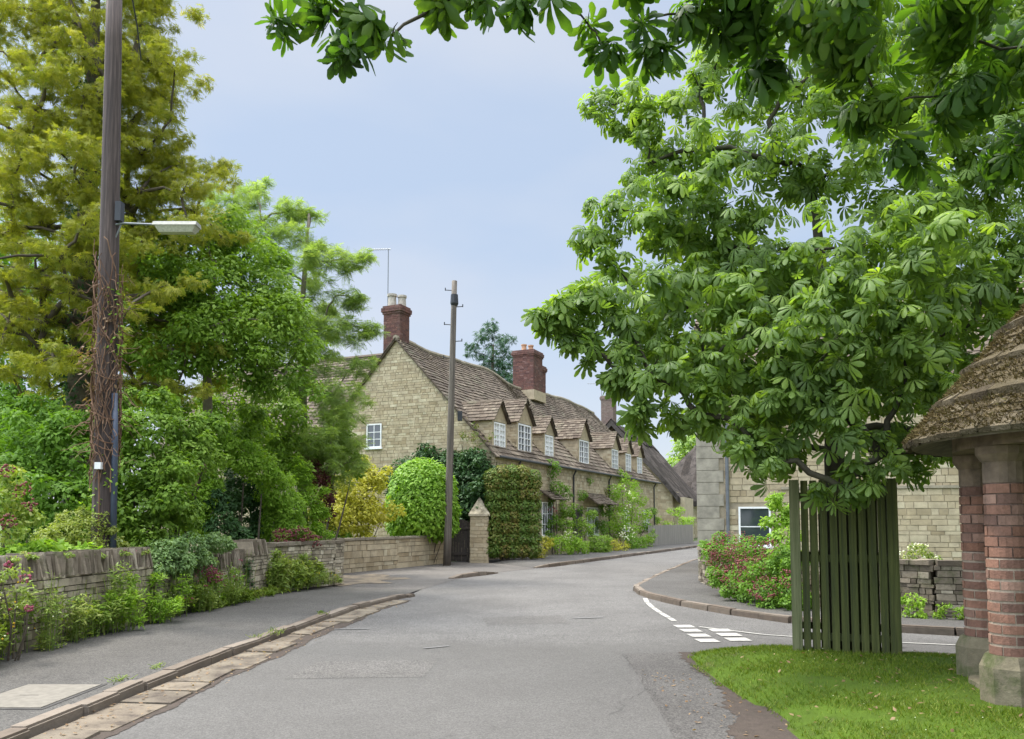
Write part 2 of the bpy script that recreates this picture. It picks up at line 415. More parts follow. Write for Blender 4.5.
L_YELLOW = leafmat('golden_shrub_leaf', [(.27, .29, .03), (.40, .39, .045), (.48, .44, .08), (.22, .27, .03)], .3)
L_RED = leafmat('purple_leaf', [(.06, .018, .022), (.10, .03, .032), (.14, .05, .045)], .25)
L_BEECH = leafmat('beech_hedge_leaf', [(.07, .13, .022), (.10, .17, .028), (.16, .17, .035), (.20, .14, .045)], .25)
L_BLUE = leafmat('glaucous_leaf', [(.12, .20, .075), (.18, .28, .10), (.27, .38, .16)], .25)
L_FARC = leafmat('far_conifer_leaf', [(.035, .085, .045), (.05, .115, .055)], .2)
L_FARP = leafmat('far_pale_leaf', [(.20, .30, .08), (.28, .38, .12)], .4)
L_GRASS = leafmat('grass_blade', [(.055, .10, .008), (.09, .15, .010), (.13, .19, .014), (.20, .21, .045)], .25)
L_WEED = leafmat('weed_leaf', [(.12, .19, .04), (.18, .26, .05), (.26, .33, .07), (.33, .34, .12)], .3)
L_PINK = leafmat('pink_blossom', [(.28, .05, .10), (.40, .12, .18), (.34, .10, .14)], .3)
L_VAL = leafmat('valerian_blossom', [(.20, .055, .065), (.30, .10, .10), (.27, .13, .12)], .3)
L_WHITE = leafmat('white_blossom', [(.65, .65, .6), (.78, .78, .72)], .3)
L_YEL = leafmat('yellow_blossom', [(.60, .42, .03), (.7, .5, .06)], .3)
L_DRY = leafmat('dry_leaf', [(.14, .085, .045), (.22, .14, .08), (.30, .21, .12)], .2)

# ------------------------------------------------------------------ block / slate generators
rg = random.Random(7)
def blocks(mb, O, U, V, N, ul, vl, ch=.16, bl=.34, gap=.012, dj=.012, pr=.012, mask=None, rnd=rg, chv=.35, blv=.55):
    """coursed stones on the plane O + u U + v V, standing pr proud along N"""
    O, U, V, N = Vector(O), Vector(U), Vector(V), Vector(N)
    v = 0.0
    while v < vl - ch * .3:
        h = min(ch * rnd.uniform(1 - chv, 1 + chv), vl - v)
        u = -rnd.random() * bl * .5
        while u < ul:
            l = bl * rnd.uniform(1 - blv, 1 + blv)
            a, b = max(u, 0), min(u + l, ul); u += l
            if b - a < gap * 3: continue
            if mask is not None and not mask((a + b) / 2, v + h / 2, (b - a) / 2, h / 2): continue
            p = pr + rnd.uniform(0, dj); g = gap / 2
            A = O + U * (a + g) + V * (v + g); du = U * (b - a - gap); dv = V * (h - gap); q = min(.006, h * .06)
            x = [A, A + du, A + du + dv, A + dv]; C = A + du / 2 + dv / 2
            y = [pt + N * p + (C - pt).normalized() * q for pt in x]
            k = len(mb.v); mb.v += [tuple(t) for t in x + y]; tt = rnd.random()
            for fc in ((4, 5, 6, 7), (0, 1, 5, 4), (1, 2, 6, 5), (2, 3, 7, 6), (3, 0, 4, 7)):
                mb.f.append(tuple(k + t for t in fc)); mb.t.append(tt)
        v += h
def slates(mb, O, U, V, N, ul, vl, c0=.30, c1=.17, wd=.34, mask=None, rnd=rg, th=.028, sag=None):
    """overlapping stone slates, courses diminishing from eave to ridge"""
    O, U, V, N = Vector(O), Vector(U), Vector(V), Vector(N)
    v = -.06
    while v < vl:
        f = max(0, v / vl); c = c0 * (1 - f) + c1 * f
        u = -rnd.random() * wd
        while u < ul:
            l = wd * rnd.uniform(.5, 1.35) * (1 - .3 * f)
            a, b = max(u, -.04), min(u + l, ul + .04); u += l
            if b - a < .05: continue
            if mask is not None and not mask((a + b) / 2, v + c / 2): continue
            lo = v + rnd.uniform(-.02, .015); hi = min(v + c * 1.25, vl + .02)
            e_ = th * rnd.uniform(.8, 1.7)
            p = [O + U * (a + .004) + V * lo, O + U * (b - .004) + V * lo, O + U * (b - .004) + V * hi, O + U * (a + .004) + V * hi]
            q = [p[0] + N * (e_ + .018), p[1] + N * (e_ + .018 + rnd.uniform(-.006, .006)), p[2] + N * .012, p[3] + N * .012]
            k = len(mb.v); mb.v += [tuple(t) for t in p + q]; tt = rnd.random()
            for fc in ((4, 5, 6, 7), (0, 1, 5, 4), (1, 2, 6, 5), (3, 0, 4, 7)):
                mb.f.append(tuple(k + t for t in fc)); mb.t.append(tt)
        v += c
def brick_box(name_parent, c, sx, sy, h, ang, mat, mmat, parent, name='chimney_stack', ch=.085, bl=.23, cap=True):
    """brick stack: mortar core plus four faces of bricks, corbelled cap courses"""
    ca, sa = math.cos(ang), math.sin(ang); U = Vector((ca, sa, 0)); V = Vector((-sa, ca, 0)); c = Vector(c)
    mb = MB()
    def ring(z0, z1, gx):
        X, Y = sx + gx, sy + gx
        for (o, u, n_, l) in ((-U * X / 2 - V * Y / 2, U, -V, X), (U * X / 2 - V * Y / 2, V, U, Y), (U * X / 2 + V * Y / 2, -U, V, X), (-U * X / 2 + V * Y / 2, -V, -U, Y)):
            blocks(mb, c + o + Vector((0, 0, z0)), u, (0, 0, 1), n_, l, z1 - z0, ch, bl, .012, .004, .008, chv=.02, blv=.1)
        mb.box(c - U * (X / 2 - .002) - V * (Y / 2 - .002) + Vector((0, 0, z0)), U * (X - .004), V * (Y - .004), (0, 0, z1 - z0), .95)
    if cap:
        ring(0, h - .36, 0); ring(h - .36, h - .27, .08); ring(h - .27, h - .09, .16); ring(h - .09, h, .07)
    else: ring(0, h, 0)
    return mb.build(name, mat, parent)

def window(parent, c, U, N, w_, h_, cols=2, rows=3, name='window', sill=True, glass=None, fr=.05, surround=False, casements=1, label=None):
    """c = centre on the wall face; frame stands 2 cm proud"""
    c, U, N = Vector(c), Vector(U), Vector(N); Z = Vector((0, 0, 1)); mb = MB()
    def bar(u0, u1, v0, v1, d0=-.05, d1=.03): mb.box(c + U * u0 + Z * v0 + N * d0, U * (u1 - u0), N * (d1 - d0), Z * (v1 - v0), .5)
    W, H = w_ / 2, h_ / 2
    bar(-W, W, -H, -H + fr); bar(-W, W, H - fr, H); bar(-W, -W + fr, -H + fr, H - fr); bar(W - fr, W, -H + fr, H - fr)
    tot = cols * casements
    for i in range(1, tot):
        x = -W + fr + (w_ - 2 * fr) * i / tot; t = .04 if i % cols == 0 else .014
        bar(x - t / 1.0, x + t / 1.0, -H + fr, H - fr, -.04, .02 if t < .03 else .028)
    for j in range(1, rows):
        z = -H + fr + (h_ - 2 * fr) * j / rows; bar(-W + fr, W - fr, z - .013, z + .013, -.038, .017)
    if sill: bar(-W - .06, W + .06, -H - .07, -H - .003, -.02, .09)
    o = mb.build(name, M_WHITE, parent)
    if label: o['label'] = label
    g = MB(); g.box(c - U * (W - fr * .5) - Z * (H - fr * .5) - N * .004, U * (w_ - fr), N * .006, Z * (h_ - fr), .5)
    g.build('pane', glass or M_GLASS, o)
    return o

# ------------------------------------------------------------------ SETTING: ground, roads, pavements
def asphalt(name, a, b, patch=None, light=None):
    m, n, bs = mat_new(name)
    t1 = noise(n, 900, 2, .7); t2 = noise(n, .55, 5, .6); t3 = noise(n, 5, 5, .7)
    base = mix(n, a, b, rng_map(n, t2.outputs['Fac'], .35, .65))
    base = mix(n, base, tuple(x * .5 for x in a), rng_map(n, t3.outputs['Fac'], .52, .78, 0, .6))
    t6 = noise(n, 28, 4, .7); base = mix(n, base, tuple(min(1, x * 1.7) for x in b), rng_map(n, t6.outputs['Fac'], .55, .8, 0, .45))
    vor = n.nodes.new('ShaderNodeTexVoronoi'); vor.inputs['Scale'].default_value = 95
    tcx = n.nodes.new('ShaderNodeTexCoord'); n.links.new(tcx.outputs['Object'], vor.inputs['Vector'])
    sepc = n.nodes.new('ShaderNodeSeparateColor'); n.links.new(vor.outputs['Color'], sepc.inputs[0])
    sp = rng_map(n, sepc.outputs[0], 0, 1, .45, 1.55)
    cx = n.nodes.new('ShaderNodeCombineXYZ')
    for i in range(3): n.links.new(sp, cx.inputs[i])
    base = mix(n, base, cx.outputs[0], 1., 'MULTIPLY')
    if patch:    # a resurfaced stretch: darker nearer than about y = 10.5
        s_ = n.nodes.new('ShaderNodeSeparateXYZ'); n.links.new(tcx.outputs['Object'], s_.inputs[0])
        t5 = noise(n, 1.5, 4, .6); ad = n.nodes.new('ShaderNodeMath'); ad.operation = 'ADD'
        n.links.new(s_.outputs['Y'], ad.inputs[0]); n.links.new(rng_map(n, t5.outputs['Fac'], 0, 1, -.8, .8), ad.inputs[1])
        base = mix(n, base, patch, rng_map(n, ad.outputs[0], 10.9, 10.3, 0, .55))
    n.links.new(base, bs.inputs['Base Color'])
    bs.inputs['Roughness'].default_value = .82; bs.inputs['Specular IOR Level'].default_value = .35
    t4 = noise(n, 160, 3, .7); bump(n, bs, t4.outputs['Fac'], .5, .006)
    return m
M_ROAD = asphalt('worn_asphalt', (.092, .086, .079), (.125, .118, .109), (.075, .070, .063))
M_PAVE = asphalt('pavement_asphalt', (.058, .053, .047), (.082, .076, .068))
M_PAVE2 = asphalt('apron_asphalt', (.088, .079, .07), (.12, .108, .096))
M_KERB = tinted('kerb_stone', [(.11, .085, .065), (.16, .13, .10), (.20, .165, .13), (.135, .105, .08)], 8, .92, (.12, .09, .065), 4, .5, .75, .6, 40)
M_GUTST = tinted('gutter_stone', [(.14, .115, .085), (.22, .185, .135), (.18, .145, .105)], 7, .92, (.07, .055, .042), 3.5, .42, .62, .6, 40)
M_PAINT = plain('worn_road_paint', (.36, .345, .31), .8, nz=.18, nscale=22, bstr=.3)
M_PAINTW = plain('faded_road_paint', (.145, .14, .132), .85, nz=.2, nscale=25)
M_SOIL = tinted('verge_soil', [(.05, .038, .030), (.075, .057, .045)], 12, .95, (.05, .04, .03), 5, .5, .7, .8, 60)
M_SAND = tinted('sandy_apron', [(.22, .175, .12), (.26, .205, .14)], 12, .95, (.12, .10, .08), 2, .42, .6, .5, 60)
M_CRACK = plain('crack_filler', (.05, .045, .04), .9, nz=.3)
M_CONC = plain('concrete_slab', (.165, .148, .12), .9, nz=.15, nscale=14, bstr=.3)
m, n, bs = mat_new('field_ground')
t = noise(n, .8, 6, .65); r = ramp_node(n, [(.35, (.05, .08, .02)), (.65, (.10, .14, .035))]); n.links.new(t.outputs['Fac'], r.inputs[0])
n.links.new(r.outputs[0], bs.inputs['Base Color']); bs.inputs['Roughness'].default_value = .95; M_FIELD = m
m, n, bs = mat_new('turf')
t = noise(n, 2.2, 6, .7); r = ramp_node(n, [(.30, (.10, .085, .045)), (.42, (.06, .095, .016)), (.7, (.085, .14, .018))]); n.links.new(t.outputs['Fac'], r.inputs[0])
n.links.new(r.outputs[0], bs.inputs['Base Color']); bs.inputs['Roughness'].default_value = .95
t4 = noise(n, 60, 4, .7); bump(n, bs, t4.outputs['Fac'], .8, .02); M_TURF = m; bs.inputs['Specular IOR Level'].default_value = .05

def struct(name, mb, mat, smooth=False):
    o = mb.build(name, mat, None, smooth); o['kind'] = 'structure'; return o
mb = MB(); mb.face([(-1500, -300, -.03), (1500, -300, -.03), (1500, 2500, -.03), (-1500, 2500, -.03)]); struct('ground', mb, M_FIELD)

def ribbon(mb, rows, t=.5, sub=1):
    for a, b in zip(rows, rows[1:]):
        mb.face([a[0:3], a[3:6], b[3:6], b[0:3]], t)
# road sheet (main road, bend and side road)
mb = MB()
rows = [(-4.2, -6, 0, 2.6, -6, 0), (-4.2, 9, 0, 2.6, 9, 0), (-4.2, 10.2, 0, 5, 10.2, 0), (-4.2, 14.6, 0, 5, 14.6, 0), (-4.2, 16.4, 0, 5, 18, 0), (-6.2, 18.6, 0, 5, 22, 0), (-6.2, 23.5, 0, 7.0, 29, 0), (-3.0, 30.5, 0, 9.6, 35, 0),
        (1.8, 33.5, 0, 12.0, 42, 0), (9.5, 48.5, 0, 15.5, 51.5, 0), (20, 70, 0, 25, 68, 0)]
ribbon(mb, rows)
mb.face([(5, 10.2, 0), (5, 9.0, 0), (10, 7.0, 0), (24, 3, 0), (24, 10, 0), (14, 12, 0), (5, 14.6, 0)])
mb.face([(2.6, 9, 0), (5, 9.0, 0), (5, 10.2, 0), (2.6, 10.2, 0)])
struct('road', mb, M_ROAD)

# left pavement (falls to road level at the drive)
def lerp_poly(poly, step):
    out_ = []
    for a, b in zip(poly, poly[1:]):
        a, b = np.array(a, float), np.array(b, float); k = max(1, int(np.linalg.norm(b - a) / step))
        for i in range(k): out_.append(tuple(a + (b - a) * i / k))
    out_.append(tuple(poly[-1])); return out_
kerbL = [(-3.66, -5, .10), (-3.64, 5.8, .10), (-3.52, 7.7, .10), (-3.38, 9.7, .10), (-3.16, 12.2, .10), (-2.86, 14.4, .10), (-2.45, 16.2, .085), (-2.2, 17.0, .05)]
mb = MB()
ribbon(mb, [(-6.3, -5, .1, *kerbL[0]), (-6.2, 5.8, .1, *kerbL[1]), (-6.1, 7.7, .1, *kerbL[2]), (-6.0, 9.7, .1, *kerbL[3]), (-5.8, 12.2, .1, *kerbL[4]), (-5.7, 14.4, .1, *kerbL[5]), (-5.65, 16.2, .09, *kerbL[6]), (-5.6, 17.6, .05, *kerbL[7]), (-5.6, 19, .010, -2.1, 18.6, .006)])
struct('pavement', mb, M_PAVE)
mb = MB()
ribbon(mb, [(-5.6, 18.99, .009, -2.1, 18.59, .0055), (-5.5, 23.4, .01, -1.5, 21.8, .006), (-3.9, 26.6, .01, -.6, 24.4, .006), (-2.3, 30, .012, .9, 26.8, .006), (-1.2, 31, .012, 1.15, 27.3, .008)])
struct('drive_apron', mb, M_PAVE2)
mb = MB(); _r = random.Random(2); mb.face([(-4.2 + math.cos(k * .1571) * (1.1 + .35 * math.sin(k * 1.1)) * (1 + _r.uniform(-.05, .05)), 21.6 + math.sin(k * .1571) * (1.9 + .3 * math.sin(k * .9)), .0165) for k in range(40)]); struct('sandy_ground', mb, M_SAND)
# far pavement before the terrace
kerbF = [(.72, 26.9, .03), (1.12, 27.3, .11), (2.7, 30.6, .11), (4.67, 34.6, .11), (7.3, 40.0, .11), (9.9, 45.4, .11), (13, 52, .11), (20, 67, .11)]
mb = MB()
ribbon(mb, [(-1.2, 31.05, .013, .72, 26.95, .013), (-.6, 31.3, .11, *kerbF[1]), (1.2, 33.8, .11, *kerbF[2]), (3.9, 38.6, .11, *kerbF[3]), (6.9, 44, .11, *kerbF[4]), (9.4, 49, .11, *kerbF[5]), (12.6, 56, .11, *kerbF[6]), (18, 70, .11, *kerbF[7])])
struct('far_pavement', mb, M_PAVE)
# right-hand pavement round the corner
kerbR = [(21, 66, .1), (13.7, 50, .1), (9.0, 35.2, .1), (6.7, 29.8, .1), (4.5, 23.5, .1), (3.55, 20.6, .1), (3.0, 18.9, .1), (2.80, 17.7, .1), (2.92, 16.5, .1), (3.25, 15.2, .1), (3.75, 13.8, .1), (4.4, 12.65, .1), (5.2, 11.85, .1), (6.3, 11.25, .1), (9, 10.35, .1), (14, 9.0, .1), (22, 7.2, .1)]
backR = [(23, 66, .1), (15.4, 49, .1), (10.8, 34.5, .1), (8.2, 29, .1), (5.4, 22.8, .1), (4.75, 20.5, .1), (4.5, 18.9, .1), (4.45, 17.7, .1), (4.5, 16.8, .1), (4.7, 15.8, .1), (5.0, 14.7, .1), (5.5, 13.7, .1), (6.1, 12.9, .1), (6.9, 12.3, .1), (9.4, 11.5, .1), (14.3, 10.2, .1), (22.3, 8.4, .1)]
mb = MB(); ribbon(mb, [(*a, *b) for a, b in zip(kerbR, backR)]); struct('corner_pavement', mb, M_PAVE)

def kerbstones(name, line, side, mat, w_=.13, lmin=.55, lmax=.95, depth=.16, up=.006, jit=.012, seed=3, hz=None):
    """individual kerb stones following a polyline; side = +1 puts the stone to the right of the travel direction"""
    rnd = random.Random(seed); mb = MB(); P_ = [Vector(p) for p in line]
    seg = [(b - a).length for a, b in zip(P_, P_[1:])]; tot = sum(seg)
    def at(s_):
        for a, b, l in zip(P_, P_[1:], seg):
            if s_ <= l or b is P_[-1]: return a.lerp(b, min(1, s_ / l)), (b - a).normalized()
            s_ -= l
    s_ = 0
    while s_ < tot - .2:
        L = rnd.uniform(lmin, lmax); e_ = min(s_ + L, tot)
        a, d0 = at(s_ + .008); b, d1 = at(e_ - .008)
        d = (b - a); dl = d.length
        if dl < .1: s_ = e_; continue
        nrmv = Vector((d.y, -d.x, 0)).normalized() * side
        o = nrmv * rnd.uniform(-jit, jit); z = Vector((0, 0, up + rnd.uniform(-jit, jit) * .6)); z2 = Vector((0, 0, up + rnd.uniform(-jit, jit) * .6))
        A, B = a + o + z, b + o + z2; W = nrmv * w_ * rnd.uniform(.88, 1.12); D = Vector((0, 0, -depth)); c = Vector((0, 0, -.02))
        ch = nrmv * .018
        mb.hexa((A + D, B + D, B + W + D, A + W + D, A, B, B + W - ch, A + W - ch), rnd.random())
        mb.box(A + W - ch + D, (B - A), ch + nrmv * .0001, -D + c, rnd.random())
        s_ = e_
    return struct(name, mb, mat)
kerbstones('kerb', kerbL, 1, M_KERB, .15, .45, .9, seed=3, jit=.022)
kerbstones('far_kerb', kerbF, 1, M_KERB, .14, .6, .95, seed=4)
kerbstones('corner_kerb', kerbR, 1, M_KERB, .13, .6, .95, seed=5)
kerbstones('drop_kerb', [(-1.75, 22.0, .03), (-1.5, 22.5, .10), (-1.0, 23.4, .11), (-.62, 24.3, .03)], 1, M_KERB, .2, .4, .7, seed=8)
# worn flat gutter setts along the left kerb
gl = [(x + .155, y, .012) for x, y, z in kerbL[:-1]]
mb = MB(); rnd = random.Random(11); pts = lerp_poly(gl, .2)
ypos = -4.9
def kx(y):
    for a, b in zip(gl, gl[1:]):
        if a[1] <= y <= b[1]: return a[0] + (b[0] - a[0]) * (y - a[1]) / (b[1] - a[1])
    return gl[-1][0]
while ypos < 15.9:
    L = rnd.uniform(.38, .95); y2 = min(ypos + L, 16.1); g_ = .012
    w_ = .44 if ypos < 12.5 else .44 - (ypos - 12.5) * .05
    w1 = w_ * rnd.uniform(.86, 1.06) + (.0 if rnd.random() > .15 else -.15); z = rnd.uniform(.010, .026)
    xa, xb = kx(ypos), kx(y2); _w2 = rnd.uniform(.9, 1.06)
    mb.hexa(((xa + .01, ypos + g_, -.05), (xa + w1, ypos + g_, -.05), (xb + w1 * _w2, y2 - g_, -.05), (xb + .01, y2 - g_, -.05),
             (xa + .01, ypos + g_, z + .012), (xa + w1 - .02, ypos + g_ + .01, z), (xb + w1 * _w2 - .02, y2 - g_ - .01, z), (xb + .01, y2 - g_, z + .012)), rnd.random())
    ypos = y2
struct('gutter_stones', mb, M_GUTST)
# soil washed beside the setts
mb = MB(); q = []
for i in range(330):
    y = 3 + i * .04
    q.append((kx(y) + .01, y, .0045, kx(y) + (.48 if y < 12.5 else .48 - (y - 12.5) * .05) + .03 * math.sin(y * 2.1) + .02 * math.sin(y * 7.3 + 1) + rnd.uniform(-.012, .018), y, .0045))
ribbon(mb, q); struct('gutter_dirt', mb, M_SOIL)

# painted give-way marks and worn dashes
mb = MB()
def quad(x0, y0, x1, y1, wd, z=.0085):
    a = Vector((x0, y0, z)); b = Vector((x1, y1, z)); d = (b - a).normalized(); nn = Vector((d.y, -d.x, 0)) * wd / 2
    mb.face([a - nn, a + nn, b + nn, b - nn])
cv = [(2.72, 16.5), (2.62, 15.6), (2.57, 14.7), (2.56, 13.9), (2.57, 13.2), (2.57, 12.75)]
for a, b in zip(cv, cv[1:]): quad(*a, b[0], b[1] - (-.06), .09)
for y in (12.15, 11.7, 11.2, 10.72): quad(2.58, y + .17, 2.60, y - .12, .27)
for y in (11.72, 11.27, 10.83): quad(3.02, y + .17, 3.03, y - .12, .30)
quad(2.80, 12.1, 3.5, 11.3, .06, .0105); quad(3.5, 11.3, 4.5, 10.75, .06); quad(4.5, 10.75, 6.2, 10.2, .06)
struct('road_marking', mb, M_PAINT)
mb = MB(); quad(1.0, 13.15, 1.5, 13.3, .10); quad(-2.6, 11.85, -2.1, 11.9, .07); quad(-1.1, 10.1, -.8, 10.3, .06); struct('faded_road_marking', mb, M_PAINTW)

# cracks in the tarmac on the right
mb = MB(); rnd = random.Random(5)
def crack(x, y, n_, dx, dy, wd):
    for i in range(n_):
        x2 = x + dx + rnd.uniform(-.045, .045); y2 = y + dy + rnd.uniform(-.03, .03); ww = wd * rnd.uniform(.4, 1.5)
        mb.face([(x - ww, y, .004), (x + ww, y, .004), (x2 + ww * .7, y2, .004), (x2 - ww * .7, y2, .004)]); x, y = x2, y2
crack(1.30, 9.6, 60, .0, -.085, .0045); crack(1.42, 8.3, 24, -.02, -.07, .003); crack(1.15, 9.9, 9, .12, -.01, .005); crack(1.5, 9.5, 12, .05, -.07, .003); crack(-1.0, 10.2, 8, .14, .0, .004)
struct('road_crack', mb, M_CRACK)
M_PATCH = asphalt('patched_asphalt', (.066, .060, .054), (.092, .085, .077))
mb = MB(); mb.face([(1.34, 9.7, .0022), (2.3, 9.9, .0022), (2.3, 3.5, .0022), (1.05, 3.5, .0022), (1.22, 6.5, .0022)]); struct('road_patch', mb, M_PATCH)
mb = MB(); mb.face([(-2.3, 8.2, .0022), (-.9, 8.3, .0022), (-.85, 9.3, .0022), (-2.2, 9.2, .0022)]); mb.face([(-.4, 12.4, .0022), (.9, 12.5, .0022), (.8, 13.6, .0022), (-.5, 13.3, .0022)])
struct('old_road_patch', mb, asphalt('old_patch_asphalt', (.084, .078, .070), (.110, .102, .093)))

# grass mound on the right
gedge = [(2.0, -6), (2.02, 4.5), (2.10, 6.0), (2.14, 6.8), (2.0, 7.8), (1.98, 8.8), (2.1, 9.6), (2.5, 9.85), (3.2, 9.75), (4.5, 9.35), (6.2, 8.75), (9, 7.7), (13, 6.2), (20, 4)]
def seg_dist(x, y, a, b):
    ax, ay = a; bx, by = b; dx, dy = bx - ax, by - ay
    t_ = max(0, min(1, ((x - ax) * dx + (y - ay) * dy) / (dx * dx + dy * dy)))
    return math.hypot(x - ax - t_ * dx, y - ay - t_ * dy)
def inside_grass(x, y):
    poly = gedge + [(20, -6)]; c = False; j = len(poly) - 1
    for i in range(len(poly)):
        if (poly[i][1] > y) != (poly[j][1] > y) and x < (poly[j][0] - poly[i][0]) * (y - poly[i][1]) / (poly[j][1] - poly[i][1]) + poly[i][0]: c = not c
        j = i
    return c
def gh(x, y):
    d = min(seg_dist(x, y, a, b) for a, b in zip(gedge, gedge[1:]))
    if not inside_grass(x, y): return -.04 - d * .3
    return .27 * (1 - math.exp(-d * 1.3)) + .018 * math.sin(x * 3.1 + y * 1.3) * math.sin(y * 2.7 - x) * min(1, d * 2) + .012
mb = MB(); st = .16; nx, ny = 70, 100; x0, y0 = 1.8, -5.9
k0 = len(mb.v)
for j in range(ny + 1):
    for i in range(nx + 1):
        x = x0 + i * st; y = y0 + j * st; mb.v.append((x, y, gh(x, y)))
for j in range(ny):
    for i in range(nx):
        a = j * (nx + 1) + i; q = (a, a + 1, a + nx + 2, a + nx + 1)
        if max(mb.v[t_][2] for t_ in q) < -.03: continue
        mb.f.append(q); mb.t.append(.5)
struct('grass_verge', mb, M_TURF, True)
# soil margin where the turf has worn back
mb = MB(); q = []
for i in range(360):
    y = 3.0 + i * .019; wdt = (.16 + .50 * math.exp(-((y - 5.7) / 1.1) ** 2)) * (1 + .16 * math.sin(y * 3.7) + .12 * math.sin(y * 8.1 + 1)) + rnd.uniform(-.015, .03) + .02 * math.sin(y * 31); q.append((2.13 - wdt * .9, y, .0055, 2.45, y, .0055))
ribbon(mb, q); struct('soil_margin', mb, M_SOIL)
# blades
rng = np.random.default_rng(5); N_ = 210000
gx = 1.9 + rng.random(N_) * 5.2; gy = 3.2 + (rng.random(N_) ** .9) * 6.7
tile = {}
Hs = np.zeros(N_); ok = np.zeros(N_, bool)
gxs = np.round(gx / .08).astype(int); gys = np.round(gy / .08).astype(int)
for k in range(N_):
    key = (gxs[k], gys[k])
    if key not in tile:
        X_, Y_ = key[0] * .08, key[1] * .08; tile[key] = (gh(X_, Y_), inside_grass(X_, Y_))
    Hs[k], ok[k] = tile[key]
patch = np.sin(gx * 2.3 + 1.2 * np.sin(gy * 1.9)) * np.sin(gy * 2.9 + gx) + .6 * np.sin(gx * 7 + gy * 5)
ok &= (rng.random(N_) < np.clip(.72 + patch * .5, .06, 1))
dsh = np.hypot(gx - 4.1, gy - 6.4); ok &= ~((dsh < .75) & (rng.random(N_) < .7)); ok &= ~((gx < 2.35 + .12 * np.sin(gy * 9)) & (rng.random(N_) < .5))
gx, gy, Hs = gx[ok], gy[ok], Hs[ok]; N_ = len(gx)
hgt = (.010 + .026 * rng.random(N_)) * np.clip(1 + .22 * np.sin(gx * 4.1 + gy) * np.sin(gy * 3.3 - gx) + .15 * rng.normal(size=N_), .5, 1.6); an = rng.random(N_) * 6.28; ln = rng.normal(size=(N_, 2)) * .022
wd = .0045
V = np.stack([np.stack([gx - np.cos(an) * wd, gy - np.sin(an) * wd, Hs - .01], 1), np.stack([gx + np.cos(an) * wd, gy + np.sin(an) * wd, Hs - .01], 1), np.stack([gx + ln[:, 0], gy + ln[:, 1], Hs + hgt], 1)], 1).reshape(-1, 3)
o = tri_array_mesh('grass', V, np.arange(N_ * 3).reshape(-1, 3), rng.random(N_), L_GRASS, None)
tag(o, 'short bright green grass blades on the mound beside the road', 'grass', kind='stuff')

# ------------------------------------------------------------------ TERRACE of stone cottages
FX = Vector((.4178, .9085, 0)); GX = Vector((-.9085, .4178, 0)); RO = Vector((-.66, 31.0, 0)); Z = Vector((0, 0, 1))
def T(s_, g, z): return RO + FX * s_ + GX * g + Z * z
LEN, HW, EAV, RID = 25.0, 4.56, 4.20, 9.15
terr = thing('stone_cottage', 'long buff stone cottage terrace with seven gabled dormers in a brown slate roof', 'house', T(0, 0, 0))
mw = MB()
# masonry core: two gables and two long walls
mw.face([T(0, 0, 0), T(0, 0, EAV), T(0, HW, RID), T(0, 2 * HW, EAV), T(0, 2 * HW, 0)])
mw.face([T(LEN, 0, 0), T(LEN, 2 * HW, 0), T(LEN, 2 * HW, EAV), T(LEN, HW, RID), T(LEN, 0, EAV)])
mw.face([T(0, 0, 0), T(LEN, 0, 0), T(LEN, 0, EAV), T(0, 0, EAV)]); mw.face([T(0, 2 * HW, 0), T(0, 2 * HW, EAV), T(LEN, 2 * HW, EAV), T(LEN, 2 * HW, 0)])
wall = mw.build('wall', M_MORTAR, terr)
ms = MB()
GWIN = [(5.62, 5.12, .37, .50)]        # gable window (u, z, half w, half h)
def gmask(u, v, a, b):
    if v + b > EAV + (RID - EAV) * (1 - abs(u - HW) / HW) - .02: return False
    for (cu, cv_, hw_, hh) in GWIN:
        if abs(u - cu) < hw_ + a * .6 and abs(v - cv_) < hh + b * .6: return False
    return True
blocks(ms, T(0, 0, 0), GX, Z, -FX, 2 * HW, RID, .13, .27, .012, .012, .008, gmask)
WINS = [(5.3, 1.65, .62, .75), (11.5, 1.55, .85, .70), (17.5, 1.6, .6, .6), (22.0, 1.6, .6, .6)]
def fmask(u, v, a, b):
    for (cu, cv_, hw_, hh) in WINS:
        if abs(u - cu) < hw_ + a * .6 and abs(v - cv_) < hh + b * .6: return False
    return True
blocks(ms, T(0, 0, 0), FX, Z, -GX, LEN, EAV, .13, .30, .012, .012, .010, fmask)
tag(ms.build('stonework', M_STONE, wall))
# roof: two slopes of slates on a thin deck
sl = math.hypot(HW, RID - EAV); ov = .18
SV = (GX * HW + Z * (RID - EAV)).normalized(); SN = (SV.cross(FX)).normalized()
if SN.z < 0: SN = -SN
mr = MB()
O = T(-.12, 0, EAV) - SV * ov
def sagf(o):
    for v in o.data.vertices:
        pw = v.co + base_of(o)
        s_ = (pw - RO).dot(FX); g = (pw - RO).dot(GX)
        k = max(0, 1 - abs(g - HW) / HW)
        dz = -.30 * math.exp(-((s_ - 11.6) / 1.8) ** 2) - .08 * math.sin(s_ * .55) + .03 * math.sin(s_ * 1.7)
        v.co.z += dz * k
def deck(mb, O_, V_, N_, n_=60):
    for k in range(n_):
        for j in range(6):
            a_ = O_ - N_ * .05 + FX * ((LEN + .24) * k / n_) + V_ * ((sl + ov) * j / 6); mb.box(a_, FX * ((LEN + .24) / n_), V_ * ((sl + ov) / 6), N_ * .055, .2)
deck(mr, O, SV, SN)
slates(mr, O, FX, SV, SN, LEN + .24, sl + ov)
SV2 = (-GX * HW + Z * (RID - EAV)).normalized(); SN2 = SV2.cross(FX); SN2 = SN2 if SN2.z > 0 else -SN2
O2 = T(-.12, 2 * HW, EAV) - SV2 * ov
deck(mr, O2, SV2, SN2); slates(mr, O2, FX, SV2, SN2, LEN + .24, sl + ov, wd=.5)
roof = mr.build('roof', M_SLATE, terr); sagf(roof)
mb = MB()
